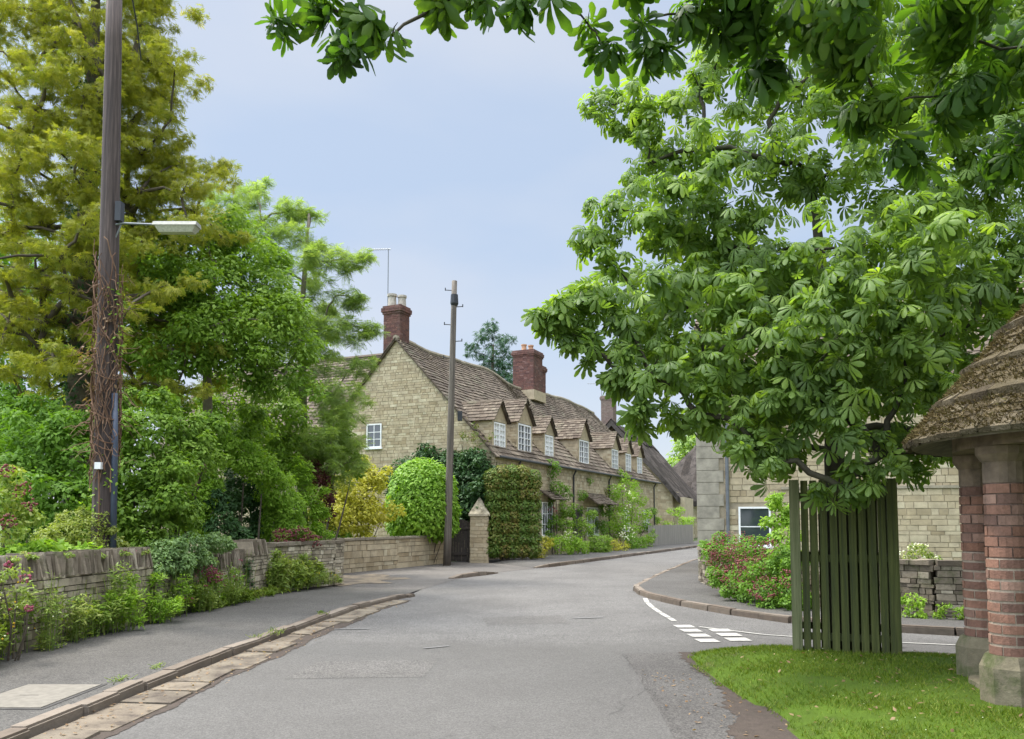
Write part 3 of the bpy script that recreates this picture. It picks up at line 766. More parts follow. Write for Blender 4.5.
for i in range(50):
    a = T(-.12 + i * .505, HW, RID + .01); rr_ = rg.uniform(-.01, .015)
    mb.tube([a + Z * rr_, a + FX * .49 + Z * rr_], .12, 8, rg.random())
rd = mb.build('ridge', M_RIDGE, terr); sagf(rd)
mb = MB(); mb.tube([T(.05, -.20, EAV - .14), T(LEN, -.20, EAV - .14)], .055, 8); mb.build('gutter', M_GUTTER, terr)
for s_ in (2.0, 8.6, 14.2, 23.8):
    mb = MB(); mb.tube([T(s_, -.20, EAV - .2), T(s_, -.07, EAV - .45), T(s_, -.07, .2)], .04, 8); mb.build('drainpipe', M_GUTTER, terr)
window(terr, T(-.012, 5.62, 5.12), -GX, -FX, .74, 1.0, 2, 3)
window(terr, T(5.3, -.012, 1.65), FX, -GX, 1.2, 1.5, 2, 3, casements=2)
window(terr, T(11.5, -.012, 1.55), FX, -GX, 1.7, 1.4, 2, 3, casements=3)
window(terr, T(17.5, -.012, 1.6), FX, -GX, 1.2, 1.2, 2, 3, casements=2); window(terr, T(22, -.012, 1.6), FX, -GX, 1.2, 1.2, 2, 3, casements=2)
mb = MB()   # slate hood over the wide window
hv = (GX * .8 + Z * .55).normalized(); hn = hv.cross(FX); hn = hn if hn.z > 0 else -hn
slates(mb, T(9.9, -.85, 2.42), FX, hv, hn, 3.2, .95, .16, .14, .3); mb.box(T(9.9, -.85, 2.42) - hn * .04, FX * 3.2, hv * .95, hn * .045, .3)
mb.build('porch_hood', M_SLATE, terr)
hv4 = (GX * .6 + Z * .4).normalized(); hn4 = hv4.cross(FX); hn4 = hn4 if hn4.z > 0 else -hn4
mb = MB(); slates(mb, T(4.5, -.6, 2.52), FX, hv4, hn4, 1.6, .7, .16, .14, .3); mb.box(T(4.5, -.6, 2.52) - hn4 * .04, FX * 1.6, hv4 * .7, hn4 * .045, .3); mb.build('window_hood', M_SLATE, terr)
mb = MB(); mb.box(T(8.9, -.03, .1), FX * .95, -GX * .03, Z * 2.0); mb.build('front_door', M_TIMBER_D, terr)

# gabled dormers
tanp = (RID - EAV) / HW
def dormer(s0, w_=1.35, z0=4.45, wh=1.15, gb=.28, scale=1.0, white=False):
    zt = z0 + wh; W = w_ / 2; rise = W * 1.15; apex = zt + rise - .05
    back = lambda z_: (z_ - EAV) / tanp
    mb = MB(); g = gb
    # cheeks and gable of stone
    for sg in (-1, 1):
        u = s0 + sg * W
        pts = [T(u, g, EAV + g * tanp - .05), T(u, g, zt), T(u, back(zt) + .05, zt)]
        mb.face(pts, .3 + .3 * rg.random())
        mb.face([p - FX * sg * .12 for p in pts][::-1], .4)
    # cheek stones
    nn = -FX
    def cmask(u, v, a, b): return v + b < wh + .03 and u + a < back(z0 + v - b) - g and True
    blocks(mb, T(s0 - W, g, z0), GX, Z, -FX, back(zt) - g, wh, .13, .3, .01, .01, .006, lambda u, v, a, b: g + u + a < back(z0 + v))
    # front: piers either side of the window, apex
    mb.box(T(s0 - W, g, z0 - .25), FX * .14, GX * .1, Z * (wh + .25), .6); mb.box(T(s0 + W - .14, g, z0 - .25), FX * .14, GX * .1, Z * (wh + .25), .7)
    mb.face([T(s0 - W, g, zt), T(s0 + W, g, zt), T(s0, g, apex)], .75); mb.face([T(s0 - W, g + .1, zt), T(s0, g + .1, apex), T(s0 + W, g + .1, zt)], .6)
    mb.box(T(s0 - W + .14, g + .003, zt - .12), FX * (w_ - .28), GX * .09, Z * .12, .8)
    d = mb.build('dormer', M_STONE, terr)
    # roof
    m2 = MB()
    for sg in (-1, 1):
        v = (FX * -sg * W + Z * rise); L = v.length; v.normalize(); e_ = -.12
        o = T(s0 + sg * W, g - .12, zt) + v * e_
        ln_ = back(apex) - g + .15; nm = v.cross(GX); nm = nm if nm.z > 0 else -nm
        ll = lambda u, vv, : (g - .12 + u) < (back(zt + (vv + e_) * rise / L) + .25)
        slates(m2, o, GX, v, nm, ln_, L - e_, .20, .15, .28, ll, th=.022)
        q0 = back(zt) + .1; q1 = back(apex) + .1
        A = T(s0 + sg * W, g - .10, zt) + v * e_; B = T(s0, g - .10, apex); C_ = T(s0, q1, apex); D_ = T(s0 + sg * W, q0, zt) + v * e_
        m2.face([A, B, C_, D_], .1); m2.face([p - nm * .04 for p in (A, D_, C_, B)], .1); m2.face([A, A - nm * .04, B - nm * .04, B], .15)
    m2.tube([T(s0, g - .13, apex + .03), T(s0, back(apex) + .1, apex + .03)], .07, 6, .6)
    m2.build('dormer_roof', M_SLATE, d)
    m3 = MB(); c = T(s0, g + .02, z0 + wh / 2 - .07); ww = w_ - .30; hh = wh - .16
    def bar(u0, u1, v0, v1, d0, d1): m3.box(c + FX * u0 + Z * v0 - GX * d0, FX * (u1 - u0), -GX * (d1 - d0), Z * (v1 - v0), .5)
    a, b = ww / 2, hh / 2; fr = .06
    bar(-a, a, -b, -b + fr, -.05, .03); bar(-a, a, b - fr, b, -.05, .03); bar(-a, -a + fr, -b + fr, b - fr, -.05, .03); bar(a - fr, a, -b + fr, b - fr, -.05, .03)
    bar(-.04, .04, -b + fr, b - fr, -.045, .028)
    for x in (-ww / 4, ww / 4): bar(x - .014, x + .014, -b + fr, b - fr, -.04, .02)
    for k in (1, 2, 3): z_ = -b + fr + (hh - 2 * fr) * k / 4; bar(-a + fr, a - fr, z_ - .012, z_ + .012, -.038, .017)
    m3.build('window_frame', M_WHITE, d)
    m4 = MB(); m4.box(c - FX * (a - .02) - Z * (b - .02) + GX * .03, FX * (ww - .04), GX * .006, Z * (hh - .04)); m4.build('pane', M_CURTAIN if white else M_GLASS, d)
    m5 = MB(); m5.box(T(s0 - W, g - .02, z0 - .16) , FX * w_, -(GX * .22 + Z * .24), SN * .03, .5); m5.build('flashing', M_LEAD, d)
    m6 = MB()
for args in ((1.0, 1.35, 4.50, 1.15, .28, 1, True), (3.5, 1.65, 4.50, 1.35, .28, 1), (6.3, 1.3, 4.50, 1.15, .28, 1, True), (11.1, 1.7, 4.50, 1.35, .28, 1), (16.4, 1.5, 4.50, 1.3, .28, 1), (19.1, 1.4, 4.50, 1.25, .28, 1), (21.6, 1.4, 4.50, 1.2, .28, 1)):
    dormer(*args)
ANG = math.atan2(FX.y, FX.x)
def pot(c, h, r_, mat, parent):
    mb = MB(); mb.lathe(c, [(r_, 0), (r_ * .88, h * .8), (r_ * 1.1, h * .82), (r_ * 1.1, h), (r_ * .8, h), (r_ * .75, h - .1)], 12); return mb.build('chimney_pot', mat, parent)
st1 = brick_box(None, T(.40, HW + .28, RID - .85), .72, .82, 2.3, ANG, M_BRICK, M_BRICKM, terr)
pot(T(.3, HW + .45, RID + 1.45), .55, .19, M_POTG, st1); pot(T(.5, HW + .08, RID + 1.45), .5, .18, M_POTG, st1)
st2 = brick_box(None, T(13.2, HW - .2, RID - .8), 1.3, 1.25, 2.75, ANG, M_BRICK, M_BRICKM, terr)
pot(T(12.9, HW - .1, RID + 1.95), .38, .15, M_POTS, st2); pot(T(13.4, HW - .3, RID + 1.95), .42, .15, M_POTS, st2)
mb = MB(); mb.box(T(12.35, HW - .95, RID - .9), FX * 1.7, GX * 1.5, Z * .55, .6); mb.build('chimney_base', M_STONE, terr)
st3 = brick_box(None, T(15.2, HW + .1, RID - .6), .85, .8, 2.1, ANG, M_BRICK, M_BRICKM, terr)
# aerial on the gable chimney
mb = MB(); a = T(.2, HW + .6, RID + .9); b = a + Z * 3.05
mb.tube([a, b], .022, 6); mb.tube([b + GX * .85 - Z * -.12, b - GX * .12], .014, 6)
for k in range(8):
    p = b + GX * (.8 - k * .115) + Z * .1 * (.8 - k * .115); mb.tube([p - FX * .14, p + FX * .14], .007, 4)
mb.tube([a + Z * .3, a + Z * .3 - GX * .3], .015, 5)
mb.build('tv_aerial', M_ALU, terr)

# wing behind the gable, running left
WL, WH, WE, WR = 12.8, 3.9, 4.4, 9.55
wing = thing('stone_wing', 'stone slate roofed cottage wing running left behind the gable and feathery tree', 'house', T(4.2, 4, 0))
def Wp(t_, q, z): return T(4.3 + q, HW + 1.9 + t_, z)       # t_ runs left, q across
mw = MB()
for q in (-WH, WH): mw.face([Wp(0, q, 0), Wp(WL, q, 0), Wp(WL, q, WE), Wp(0, q, WE)])
mw.face([Wp(WL, -WH, 0), Wp(WL, WH, 0), Wp(WL, WH, WE), Wp(WL, 0, WR), Wp(WL, -WH, WE)]); mw.face([Wp(0, -WH, WE), Wp(0, WH, WE), Wp(0, 0, WR)])
wl_ = mw.build('wall', M_MORTAR, wing)
ms = MB(); blocks(ms, Wp(HW, -WH, 0), GX, Z, -FX, WL - HW, WE, .17, .36); ms.build('stonework', M_STONE, wl_)
mr = MB()
for sg in (-1, 1):
    v = (FX * -sg * WH + Z * (WR - WE)); L = v.length; v.normalize(); nm = v.cross(GX); nm = nm if nm.z > 0 else -nm
    o = Wp(0, sg * WH, WE) - v * .15; mr.box(o - nm * .05, GX * (WL + .15), v * (L + .15), nm * .055, .2); slates(mr, o, GX, v, nm, WL + .15, L + .15)
mr.tube([Wp(0, 0, WR + .02), Wp(WL, 0, WR + .02)], .11, 6, .8)
mr.build('roof', M_SLATE, wing)

# thatched cottages beyond
def thatch(name, label, A, D, L, hw, ridge, eave, hip=0., seed=1, wallcol=M_STONE):
    A = Vector(A); D = Vector(D).normalized(); C = Vector((D.y, -D.x, 0))      # C points right
    root = thing(name, label, 'house', A)
    f = lambda s_, c, z_: A + D * s_ + C * c + Z * z_
    mw = MB()
    mw.face([f(.3, -hw, 0), f(.3, hw, 0), f(.3, hw, eave)] + ([] if hip else [f(.3, 0, ridge - .4)]) + [f(.3, -hw, eave)]); mw.face([f(L, -hw, 0), f(L, hw, 0), f(L, hw, eave), f(L, 0, ridge - .4), f(L, -hw, eave)])
    for c in (-hw, hw): mw.face([f(.3, c, 0), f(L, c, 0), f(L, c, eave), f(.3, c, eave)])
    wl = mw.build('wall', M_MORTAR, root)
    ms = MB(); blocks(ms, f(.3, -hw, 0), C, Z, -D, 2 * hw, eave if hip else ridge - .5, .18, .42, mask=lambda u, v, a, b: hip or v + b < eave + (ridge - .4 - eave) * (1 - abs(u - hw) / hw))
    blocks(ms, f(.3, hw, 0), D, Z, C, L - .3, eave, .18, .42); ms.build('stonework', wallcol, wl)
    # thick rounded thatch sheet
    mt = MB(); ns, nc = 26, 14; rnd = random.Random(seed)
    def surf(i, j, under):
        s_ = -.35 + (L + .7) * i / ns; cc = -1 + 2 * j / nc
        x = cc * (hw + .45); zz = ridge - (ridge - eave) * (abs(x) / hw) ** 1.04
        if hip:
            zz = min(zz, eave + (s_ + .35) / hip * (ridge - eave) + .3)
        zz += .10 * math.sin(s_ * .9 + seed) + .07 * math.sin(x * 1.7 + s_ * .6 + seed)
        if hip == 0: zz -= .22 * (1 if under else 0)
        return f(s_, x, zz - (.12 if under else 0) + (0 if under else .12))
    top = [[surf(i, j, False) for j in range(nc + 1)] for i in range(ns + 1)]; bot = [[surf(i, j, True) for j in range(nc + 1)] for i in range(ns + 1)]
    for i in range(ns):
        for j in range(nc):
            tt = rnd.random(); mt.face([top[i][j], top[i][j + 1], top[i + 1][j + 1], top[i + 1][j]], tt); mt.face([bot[i][j], bot[i + 1][j], bot[i + 1][j + 1], bot[i][j + 1]], tt)
        for j in (0, nc): mt.face([top[i][j], top[i + 1][j], bot[i + 1][j], bot[i][j]], .2)
    for i in (0, ns):
        for j in range(nc): mt.face([top[i][j], top[i][j + 1], bot[i][j + 1], bot[i][j]], .9)
    rf = mt.build('thatch_roof', M_THATCH, root)
    # scalloped ridge cap
    mc = MB(); n2 = 30
    for i in range(n2):
        s0 = -.4 + (L + .6 - hip) * i / n2 + hip; s1 = s0 + (L + .6 - hip) / n2
        for sg in (-1, 1):
            w0 = .75 + (.12 if i % 2 else 0); dz = lambda c: ridge + .20 - (ridge - eave) * (c / hw) + .08 * math.sin(s0 * .9 + seed)
            mc.face([f(s0, 0, dz(0) + .08), f(s1, 0, dz(0) + .08), f(s1, sg * w0, dz(w0) + .1), f(s0, sg * w0, dz(w0) + .1)], .5)
            mc.face([f(s0, sg * w0, dz(w0) + .1), f(s1, sg * w0, dz(w0) + .1), f(s1, sg * w0, dz(w0) - .05), f(s0, sg * w0, dz(w0) - .05)], .1)
    mc.build('ridge_cap', M_THATCH, rf)
    return root, f
tA, fA = thatch('thatched_cottage', 'dark grey thatched stone cottage with a grey brick chimney beyond the terrace', (7.55, 60, 0), (.33, .944, 0), 17, 4.4, 8.85, 3.75, 0, 2)
st = brick_box(None, fA(.7, -.4, 8.3), .85, .95, 2.75, ANG, M_GREYBR, M_BRICKM, tA); pot(fA(.7, -.4, 11.05), .55, .18, M_POTS, st)
mb = MB(); a = fA(.9, -1.0, 9.6); mb.tube([a, a + Z * 2.6], .025, 6); mb.tube([a + Z * 2.5 - Vector((1.1, 0, 0)), a + Z * 2.5 + Vector((.2, 0, 0))], .015, 5)
for k in range(6): mb.tube([a + Z * 2.5 + Vector((-1 + k * .2, -.2, 0)), a + Z * 2.5 + Vector((-1 + k * .2, .2, 0))], .01, 4)
mb.build('tv_aerial', M_ALU, tA)
window(tA, fA(.28, 2.2, 3.0), (.944, -.33, 0), (-.33, -.944, 0), .9, 1.0, 2, 2)
window(tA, fA(5, 4.42, 2.9), (.33, .944, 0), (.944, -.33, 0), .9, 1.0, 2, 2)
# eyebrow dormer wall, pale
mb = MB(); mb.box(fA(1.2, 4.25, .0), Vector((.33, .944, 0)) * 5.5, Vector((.944, -.33, 0)) * .9, Z * 3.3, .9); mb.build('front_bay', M_STONE, tA)
tB, fB = thatch('thatched_cottage', 'farthest dark thatched cottage with a hipped end at the bend of the road', (17.0, 80, 0), (.62, .78, 0), 14, 5.0, 9.2, 3.4, 4.0, 5)

# ------------------------------------------------------------------ right-hand stone house
HO = Vector((5.15, 22.2, 0)); HU = Vector((.962, -.272, 0)); HN = Vector((-.272, -.962, 0)); HB = -HN
hs = thing('stone_house', 'tall buff stone house behind the chestnut tree with black drainpipe and white window', 'house', HO)
HL, HE, HD = 13.0, 5.4, 7.0
f = lambda u, b, z_: HO + HU * u + HB * b + Z * z_
mw = MB()
mw.face([f(0, 0, 0), f(HL, 0, 0), f(HL, 0, HE), f(0, 0, HE)]); mw.face([f(0, HD, 0), f(HL, HD, 0), f(HL, HD, HE), f(0, HD, HE)])
for u in (0, HL): mw.face([f(u, 0, 0), f(u, HD, 0), f(u, HD, HE), f(u, HD / 2, HE + 3.2), f(u, 0, HE)])
wl = mw.build('wall', M_MORTAR, hs)
HW_ = [(1.50, 1.42, .42, .54)]
ms = MB()
blocks(ms, f(.72, 0, 0), HU, Z, HN, HL - .72, HE, .15, .34, .012, .012, .010, lambda u, v, a, b: not any(abs(u + .72 - c) < w1 + a * .6 and abs(v - d) < h1 + b * .6 for c, d, w1, h1 in HW_))
blocks(ms, f(0, HD, 0), -HB, Z, -HU, HD, HE, .19, .46)
ms.build('stonework', M_STONE, wl)
mb = MB()   # large grey quoins at the left corner
z_ = 0; k = 0
while z_ < HE:
    h = .33; L = .72 if k % 2 == 0 else .60
    mb.box(f(-.02, -.035, z_ + .006), HU * L, HB * .2, Z * (h - .012), rg.random()); z_ += h; k += 1
mb.build('quoins', plain('grey_ashlar', (.30, .27, .21), .9, nz=.22, nscale=4, bstr=.3), wl)
mr = MB()
for sg, o0 in ((1, f(-.1, -.2, HE - .1)), (-1, f(-.1, HD + .2, HE - .1))):
    v = (HB * sg * (HD / 2 + .2) + Z * 3.3); L = v.length; v.normalize(); nm = v.cross(HU); nm = nm if nm.z > 0 else -nm
    mr.box(o0 - nm * .05, HU * (HL + .2), v * L, nm * .055, .2); slates(mr, o0, HU, v, nm, HL + .2, L, wd=.42)
mr.build('roof', M_SLATE, hs)
window(hs, f(1.50, -.012, 1.42), HU, HN, .84, 1.08, 1, 2)
mb = MB(); mb.box(f(2.2, -.05, 2.42), HU * (HL - 2.3), HB * .1, Z * .07, .8); mb.build('string_course', M_RIDGE, hs)
mb = MB(); mb.tube([f(.80, -.09, .1), f(.80, -.09, HE - .1)], .05, 8); mb.build('drainpipe', plain('grey_drainpipe', (.12, .13, .14), .5), hs)
mb = MB(); mb.box(f(1.1, -.06, .85), HU * 1.0, -HB * .18, Z * .05, .5); mb.build('window_ledge', M_WHITE, hs)

# ------------------------------------------------------------------ dry stone walls
def dry_wall(name, label, line, h, th, coping='upright', mat=M_STONE_G, seed=1, ch=.082, bl=.21, group=None, z0=0., endpiers=False, cmat=None):
    rnd = random.Random(seed); pts = [Vector((p[0], p[1], 0)) for p in line]
    root = thing(name, label, 'wall', (pts[0].x, pts[0].y, z0), group)
    core = MB(); st = MB(); cp = MB()
    hc = h - (.24 if coping == 'upright' else .07)
    for a, b in zip(pts, pts[1:]):
        d = (b - a); L = d.length; d.normalize(); nn = Vector((d.y, -d.x, 0))   # right of travel
        core.box(a + nn * (-th / 2 + .015) + Z * z0, d * L, nn * (th - .03), Z * (hc - z0), .5)
        v = z0
        while v < hc - .02:
            hh = min(ch * rnd.uniform(.6, 1.45), hc - v); u = -rnd.random() * .1
            while u < L - .02:
                l = bl * rnd.uniform(.4, 1.6); u1 = min(u + l, L + .05); u0 = max(u, -.05); u += l
                if u1 - u0 < .03: continue
                g = .006; o1, o2 = rnd.uniform(-.012, .022), rnd.uniform(-.012, .022)
                q = .008
                lo = [a + d * (u0 + g) + nn * (-th / 2 - o1) + Z * (v + g), a + d * (u1 - g) + nn * (-th / 2 - o1) + Z * (v + g), a + d * (u1 - g) + nn * (th / 2 + o2) + Z * (v + g), a + d * (u0 + g) + nn * (th / 2 + o2) + Z * (v + g)]
                hi = [p + Z * (hh - 2 * g) for p in lo]
                dx = rnd.uniform(-.008, .008); hi = [p + d * dx for p in hi]
                st.hexa(lo + hi, rnd.random())
            v += hh
        if coping == 'upright':
            u = 0
            while u < L:
                l = rnd.uniform(.02, .055); hh = rnd.uniform(.21, .31); tl = rnd.uniform(-.01, .05); w2 = th / 2 + rnd.uniform(-.01, .045); w3 = w2 - rnd.uniform(.02, .08)
                A = a + d * u + Z * (hc - .02); T_ = d * tl
                lo = [A - nn * w2, A + d * l - nn * w2, A + d * l + nn * w2, A + nn * w2]
                hi = [p + T_ + Z * hh + nn * (1 if i < 2 else -1) * (w2 - w3) for i, p in enumerate(lo)]
                cp.hexa(lo + hi, rnd.random()); u += l + rnd.uniform(.001, .010)
        else:
            u = 0
            while u < L:
                l = rnd.uniform(.3, .6); u1 = min(u + l, L); w2 = th / 2 + rnd.uniform(.02, .05)
                A = a + d * (u + .004) + Z * (hc + .002); lo = [A - nn * w2, A + d * (u1 - u - .008) - nn * w2, A + d * (u1 - u - .008) + nn * w2, A + nn * w2]
                cp.hexa(lo + [p + Z * rnd.uniform(.06, .085) for p in lo], rnd.random()); u = u1
    core.build('wall_core', M_DIRTM, root); st.build('stone_courses', mat, root); cp.build('coping', cmat or M_COPING, root)
    return root
dry_wall('stone_wall', 'near dry stone wall with upright coping stones and weeds at its foot', [(-6.35, 1.5), (-6.05, 7.0), (-5.92, 9.1), (-5.62, 12.1)], 1.16, .42, seed=21, z0=.09)
dry_wall('stone_wall', 'low dry stone wall smothered in trailing grey green creeper', [(-5.62, 12.3), (-5.52, 14.2), (-5.48, 15.9)], .98, .40, seed=22, z0=.09)
dry_wall('stone_pier', 'stubby dry stone pier with rough coping between the creeper and a dark clipped bush', [(-5.40, 15.95), (-5.36, 16.85)], 1.16, .50, seed=23, z0=.09, bl=.3)
dry_wall('stone_wall', 'pale end of the dry stone wall by the drive with pink valerian on top', [(-5.35, 17.6), (-4.95, 18.7), (-4.45, 19.5), (-4.35, 19.9)], 1.10, .38, coping='flat', seed=24, z0=.03, mat=M_STONE_G)
dry_wall('stone_wall', 'squared stone garden wall in front of the round laurel and golden shrub', [(-5.42, 23.7), (-3.95, 26.8), (-2.62, 29.6)], 1.05, .35, coping='flat', seed=25, mat=M_STONE, ch=.15, bl=.34, cmat=M_RIDGE)
dry_wall('stone_wall', 'mossy low dry stone wall in front of the house right of the tree guard', [(4.75, 19.6), (4.85, 17.5), (5.2, 15.6), (5.9, 14.0), (6.8, 12.95), (9.6, 12.05), (14.4, 10.9)], .95, .40, coping='flat', seed=26, z0=.02, mat=M_COPING)
mb = MB(); mb.box((-4.42, 6.5, .102), (.66, .0, 0), (.02, .90, 0), (0, 0, .008))
ic = thing('inspection_cover', 'pale concrete slab cover set flush in the left pavement', 'cover', (-4.1, 6.95, .1)); mb.build('slab', M_CONC, ic)
mb = MB(); mb.box((-4.46, 6.46, .1005), (.74, 0, 0), (.02, .98, 0), (0, 0, .004)); mb.build('frame', M_CRACK, ic)
mb = MB(); mb.box((-4.20, 6.94, .1103), (.16, .0, 0), (0, .012, 0), (0, 0, .001)); mb.build('slot', M_CRACK, ic)

# gate pier, gate and kerb stone before the drive
gp = thing('gate_pier', 'stone gate pier with pointed cap between wooden gate and beech hedge', 'gate pier', (-1.22, 30.2, 0))
mb = MB(); c = Vector((-1.22, 30.2, 0)); hwid = .33
for (o, u, n_) in ((Vector((-hwid, -hwid, 0)), Vector((1, 0, 0)), Vector((0, -1, 0))), (Vector((hwid, -hwid, 0)), Vector((0, 1, 0)), Vector((1, 0, 0))), (Vector((hwid, hwid, 0)), Vector((-1, 0, 0)), Vector((0, 1, 0))), (Vector((-hwid, hwid, 0)), Vector((0, -1, 0)), Vector((-1, 0, 0)))):
    blocks(mb, c + o, u, Z, n_, 2 * hwid, 1.75, .16, .34, .012, .01, .012)
mb.box(c + Vector((-hwid, -hwid, 0)), (2 * hwid, 0, 0), (0, 2 * hwid, 0), (0, 0, 1.748), .3); mb.build('shaft', M_STONE, gp)
mb = MB(); mb.lathe(c, [(.56, 1.75), (.56, 1.83), (.03, 2.45)], 4, .5, PI / 4); mb.build('cap', M_STONE_G, gp)
gt = thing('wooden_gate', 'dark boarded wooden garden gate hung beside the pointed stone pier', 'gate', (-2.0, 30.1, 0))
mb = MB()
for k in range(8): mb.box((-2.42 + k * .108, 30.1, .08), (.10, 0, 0), (0, .03, 0), (0, 0, 1.45 + .12 * math.sin(k / 7 * PI)), rg.random())
mb.build('boards', M_TIMBER_D, gt)
mb = MB(); 
for z_ in (.3, 1.25): mb = MB(); mb.box((-2.42, 30.06, z_), (.86, 0, 0), (0, .038, 0), (0, 0, .10)); mb.build('rail', M_TIMBER_D, gt)
mb = MB(); mb.box((-2.56, 30.03, 0), (.12, 0, 0), (0, .12, 0), (0, 0, 1.7)); mb.build('gate_post', M_TIMBER_D, gt)

# ------------------------------------------------------------------ poles
def pole(name, label, base, top, r0, r1, mat, loc):
    root = thing(name, label, 'pole', loc); mb = MB(); n_ = 9
    b, t_ = Vector(base), Vector(top)
    mb.tube([b.lerp(t_, k / n_) for k in range(n_ + 1)], [r0 + (r1 - r0) * k / n_ for k in range(n_ + 1)], 16); mb.build('shaft', mat, root, True); return root
pb = P(107, 530, 12.0); pb.z = 0; pt = P(114.5, -8, 12.0); pb.x -= .03
up = pole('utility_pole', 'tall dark wooden pole wrapped in dead ivy, carrying the street lamp', pb, pt + (pt - pb) * .03, .175, .112, M_POLE, pb)
ax = lambda z_: pb.lerp(pt, z_ / pt.z)
mb = MB(); rnd = random.Random(9)
for k in range(110):   # dead ivy stems clinging to the shaft
    th = rnd.uniform(0, 2 * PI); z_ = rnd.uniform(2.0, 4.8); pts = []
    for j in range(8):
        pts.append(ax(z_) + Vector((math.cos(th), math.sin(th), 0)) * (.19 + rnd.uniform(-.01, .03)) + Z * 0); th += rnd.uniform(-.5, .5); z_ += rnd.uniform(.04, .24)
    mb.tube(pts, rnd.uniform(.004, .010), 5, rnd.random(), False)
for k in range(90):
    th = rnd.uniform(0, 2 * PI); z_ = rnd.uniform(2.6, 5.3); a = ax(z_) + Vector((math.cos(th), math.sin(th), 0)) * .18
    pts = [a]
    for j in range(4): pts.append(pts[-1] + Vector((math.cos(th) * .07 + rnd.uniform(-.05, .05), math.sin(th) * .07 + rnd.uniform(-.05, .05), rnd.uniform(-.13, .07))))
    mb.tube(pts, [.007, .006, .005, .004, .003], 4, rnd.random(), False)
for k in range(5):
    z_ = rnd.uniform(2.5, 4.6); pts = [ax(z_) + Vector((math.cos(q), math.sin(q), 0)) * .21 + Z * .06 * math.sin(q * 2) for q in np.linspace(0, 6.2, 12)]
    mb.tube(pts, .009, 5, rnd.random(), False)
mb.build('dead_ivy', M_VINE, up)
leafset('dry_ivy_leaves', [(ax(z_) + Vector((dx, -.05, 0)), (.2, .15, .35)) for z_, dx in ((3.4, -.1), (4.0, -.2), (4.4, .05), (4.8, .12), (3.9, .12))], 260, .07, L_DRY, up, seed=4)
leafset('ivy_leaves', [(ax(z_) + Vector((dx, -.08, 0)), (.16, .12, .3)) for z_, dx in ((4.3, .16), (4.9, .16), (1.9, -.1), (2.3, .1))], 200, .07, L_LIME, up, seed=5)
mb = MB(); mb.tube([ax(.2) + Vector((.19, -.08, 0)), ax(2.7) + Vector((.18, -.07, 0)), ax(3.5) + Vector((.16, -.07, 0))], .045, 10); mb.build('conduit', M_PIPE, up, True)
mb = MB(); mb.cbox(ax(2.35) + Vector((.02, -.22, 0)), .09, .07, .10); mb.build('junction_box', M_WHITE, up)
mb = MB(); mb.tube([ax(2.35) + Vector((.02, -.22, 0)), ax(1.9) + Vector((.04, -.22, 0)), ax(1.2) + Vector((.02, -.2, 0))], .010, 6); mb.build('lamp_cable', M_VINE, up)
la = P(122, 226, 12.0); lb = P(200, 231, 12.0)
mb = MB(); a0 = ax(la.z); mb.tube([a0 + Vector((.1, -.05, 0)), a0 + Vector((.25, -.06, .02)), Vector((P(158, 226, 12).x, 11.94, la.z))], .018, 8)
mb.tube([a0 + Vector((.12, -.05, .2)), a0 + Vector((.2, -.05, 0)), a0 + Vector((.12, -.05, -.2))], .012, 6)
mb.build('bracket_arm', M_ALU, up)
mb = MB(); mb.cbox(ax(la.z + .05) + Vector((.17, -.05, 0)), .09, .12, .3); mb.build('fuse_box', M_IRON, up)
xa, xb = P(157, 226, 12).x, lb.x; hz = la.z
mb = MB(); 
def trap(mb, x0, x1, y, hw0, z0, hw1, z1, t_=.5, tw=0.):
    mb.hexa(((x0 + tw, y - hw0, z0), (x1 - tw, y - hw0, z0), (x1 - tw, y + hw0, z0), (x0 + tw, y + hw0, z0), (x0, y - hw1, z1), (x1, y - hw1, z1), (x1, y + hw1, z1), (x0, y + hw1, z1)), t_)
trap(mb, xa, xb, 11.94, .115, hz - .04, .09, hz + .02); hd = mb.build('lamp_head', M_LAMP, up)
mb = MB(); trap(mb, xa + .03, xb - .02, 11.94, .06, hz - .135, .105, hz - .042, .5, .05); mb.build('lamp_lens', M_LENS, hd)
# service cable at the pole top
mb = MB(); c1 = P(129, -20, 12.2); c2 = P(141, 60, 14.0)
mb.tube([pt + Z * .1, c1, c1.lerp(c2, .5) + Vector((.03, 0, -.05)), c2], .012, 6); cb = mb.build('service_cable', M_IRON, None)
tag(cb, 'black service cable hanging from the top of the ivy wrapped pole', 'cable')
b2 = P(447, 566, 28.2); b2.z = 0; t2 = P(454.5, 281, 28.2)
tp = pole('telegraph_pole', 'slender grey telegraph pole standing at the end of the garden wall', b2, t2, .14, .095, M_POLE2, b2)
ax2 = lambda z_: b2.lerp(t2, z_ / t2.z)
mb = MB()
mb.tube([t2 - Z * .9, t2 - Z * .82, t2 - Z * .5], [.12, .15, .13], 10)
mb.build('terminal_box', M_IRON, tp)
for k, dz in enumerate((.35, .95, 1.6, 2.2, 2.8)):
    mb = MB(); c = ax2(t2.z - dz); sg = 1 if k % 2 else -1; mb.tube([c, c + Vector((.32 * sg, 0, .02))], .016, 6); mb.tube([c + Vector((.32 * sg, 0, .0)), c + Vector((.32 * sg, 0, .1))], .02, 6); mb.build('step_iron', M_IRON, tp)
mb = MB(); mb.cbox(ax2(5.1) + Vector((.33, -.1, 0)), .16, .14, .34); mb.build('lantern', M_IRON, None)
bpy.data.objects['lantern'].parent = tp; bpy.data.objects['lantern'].location = -tp.location

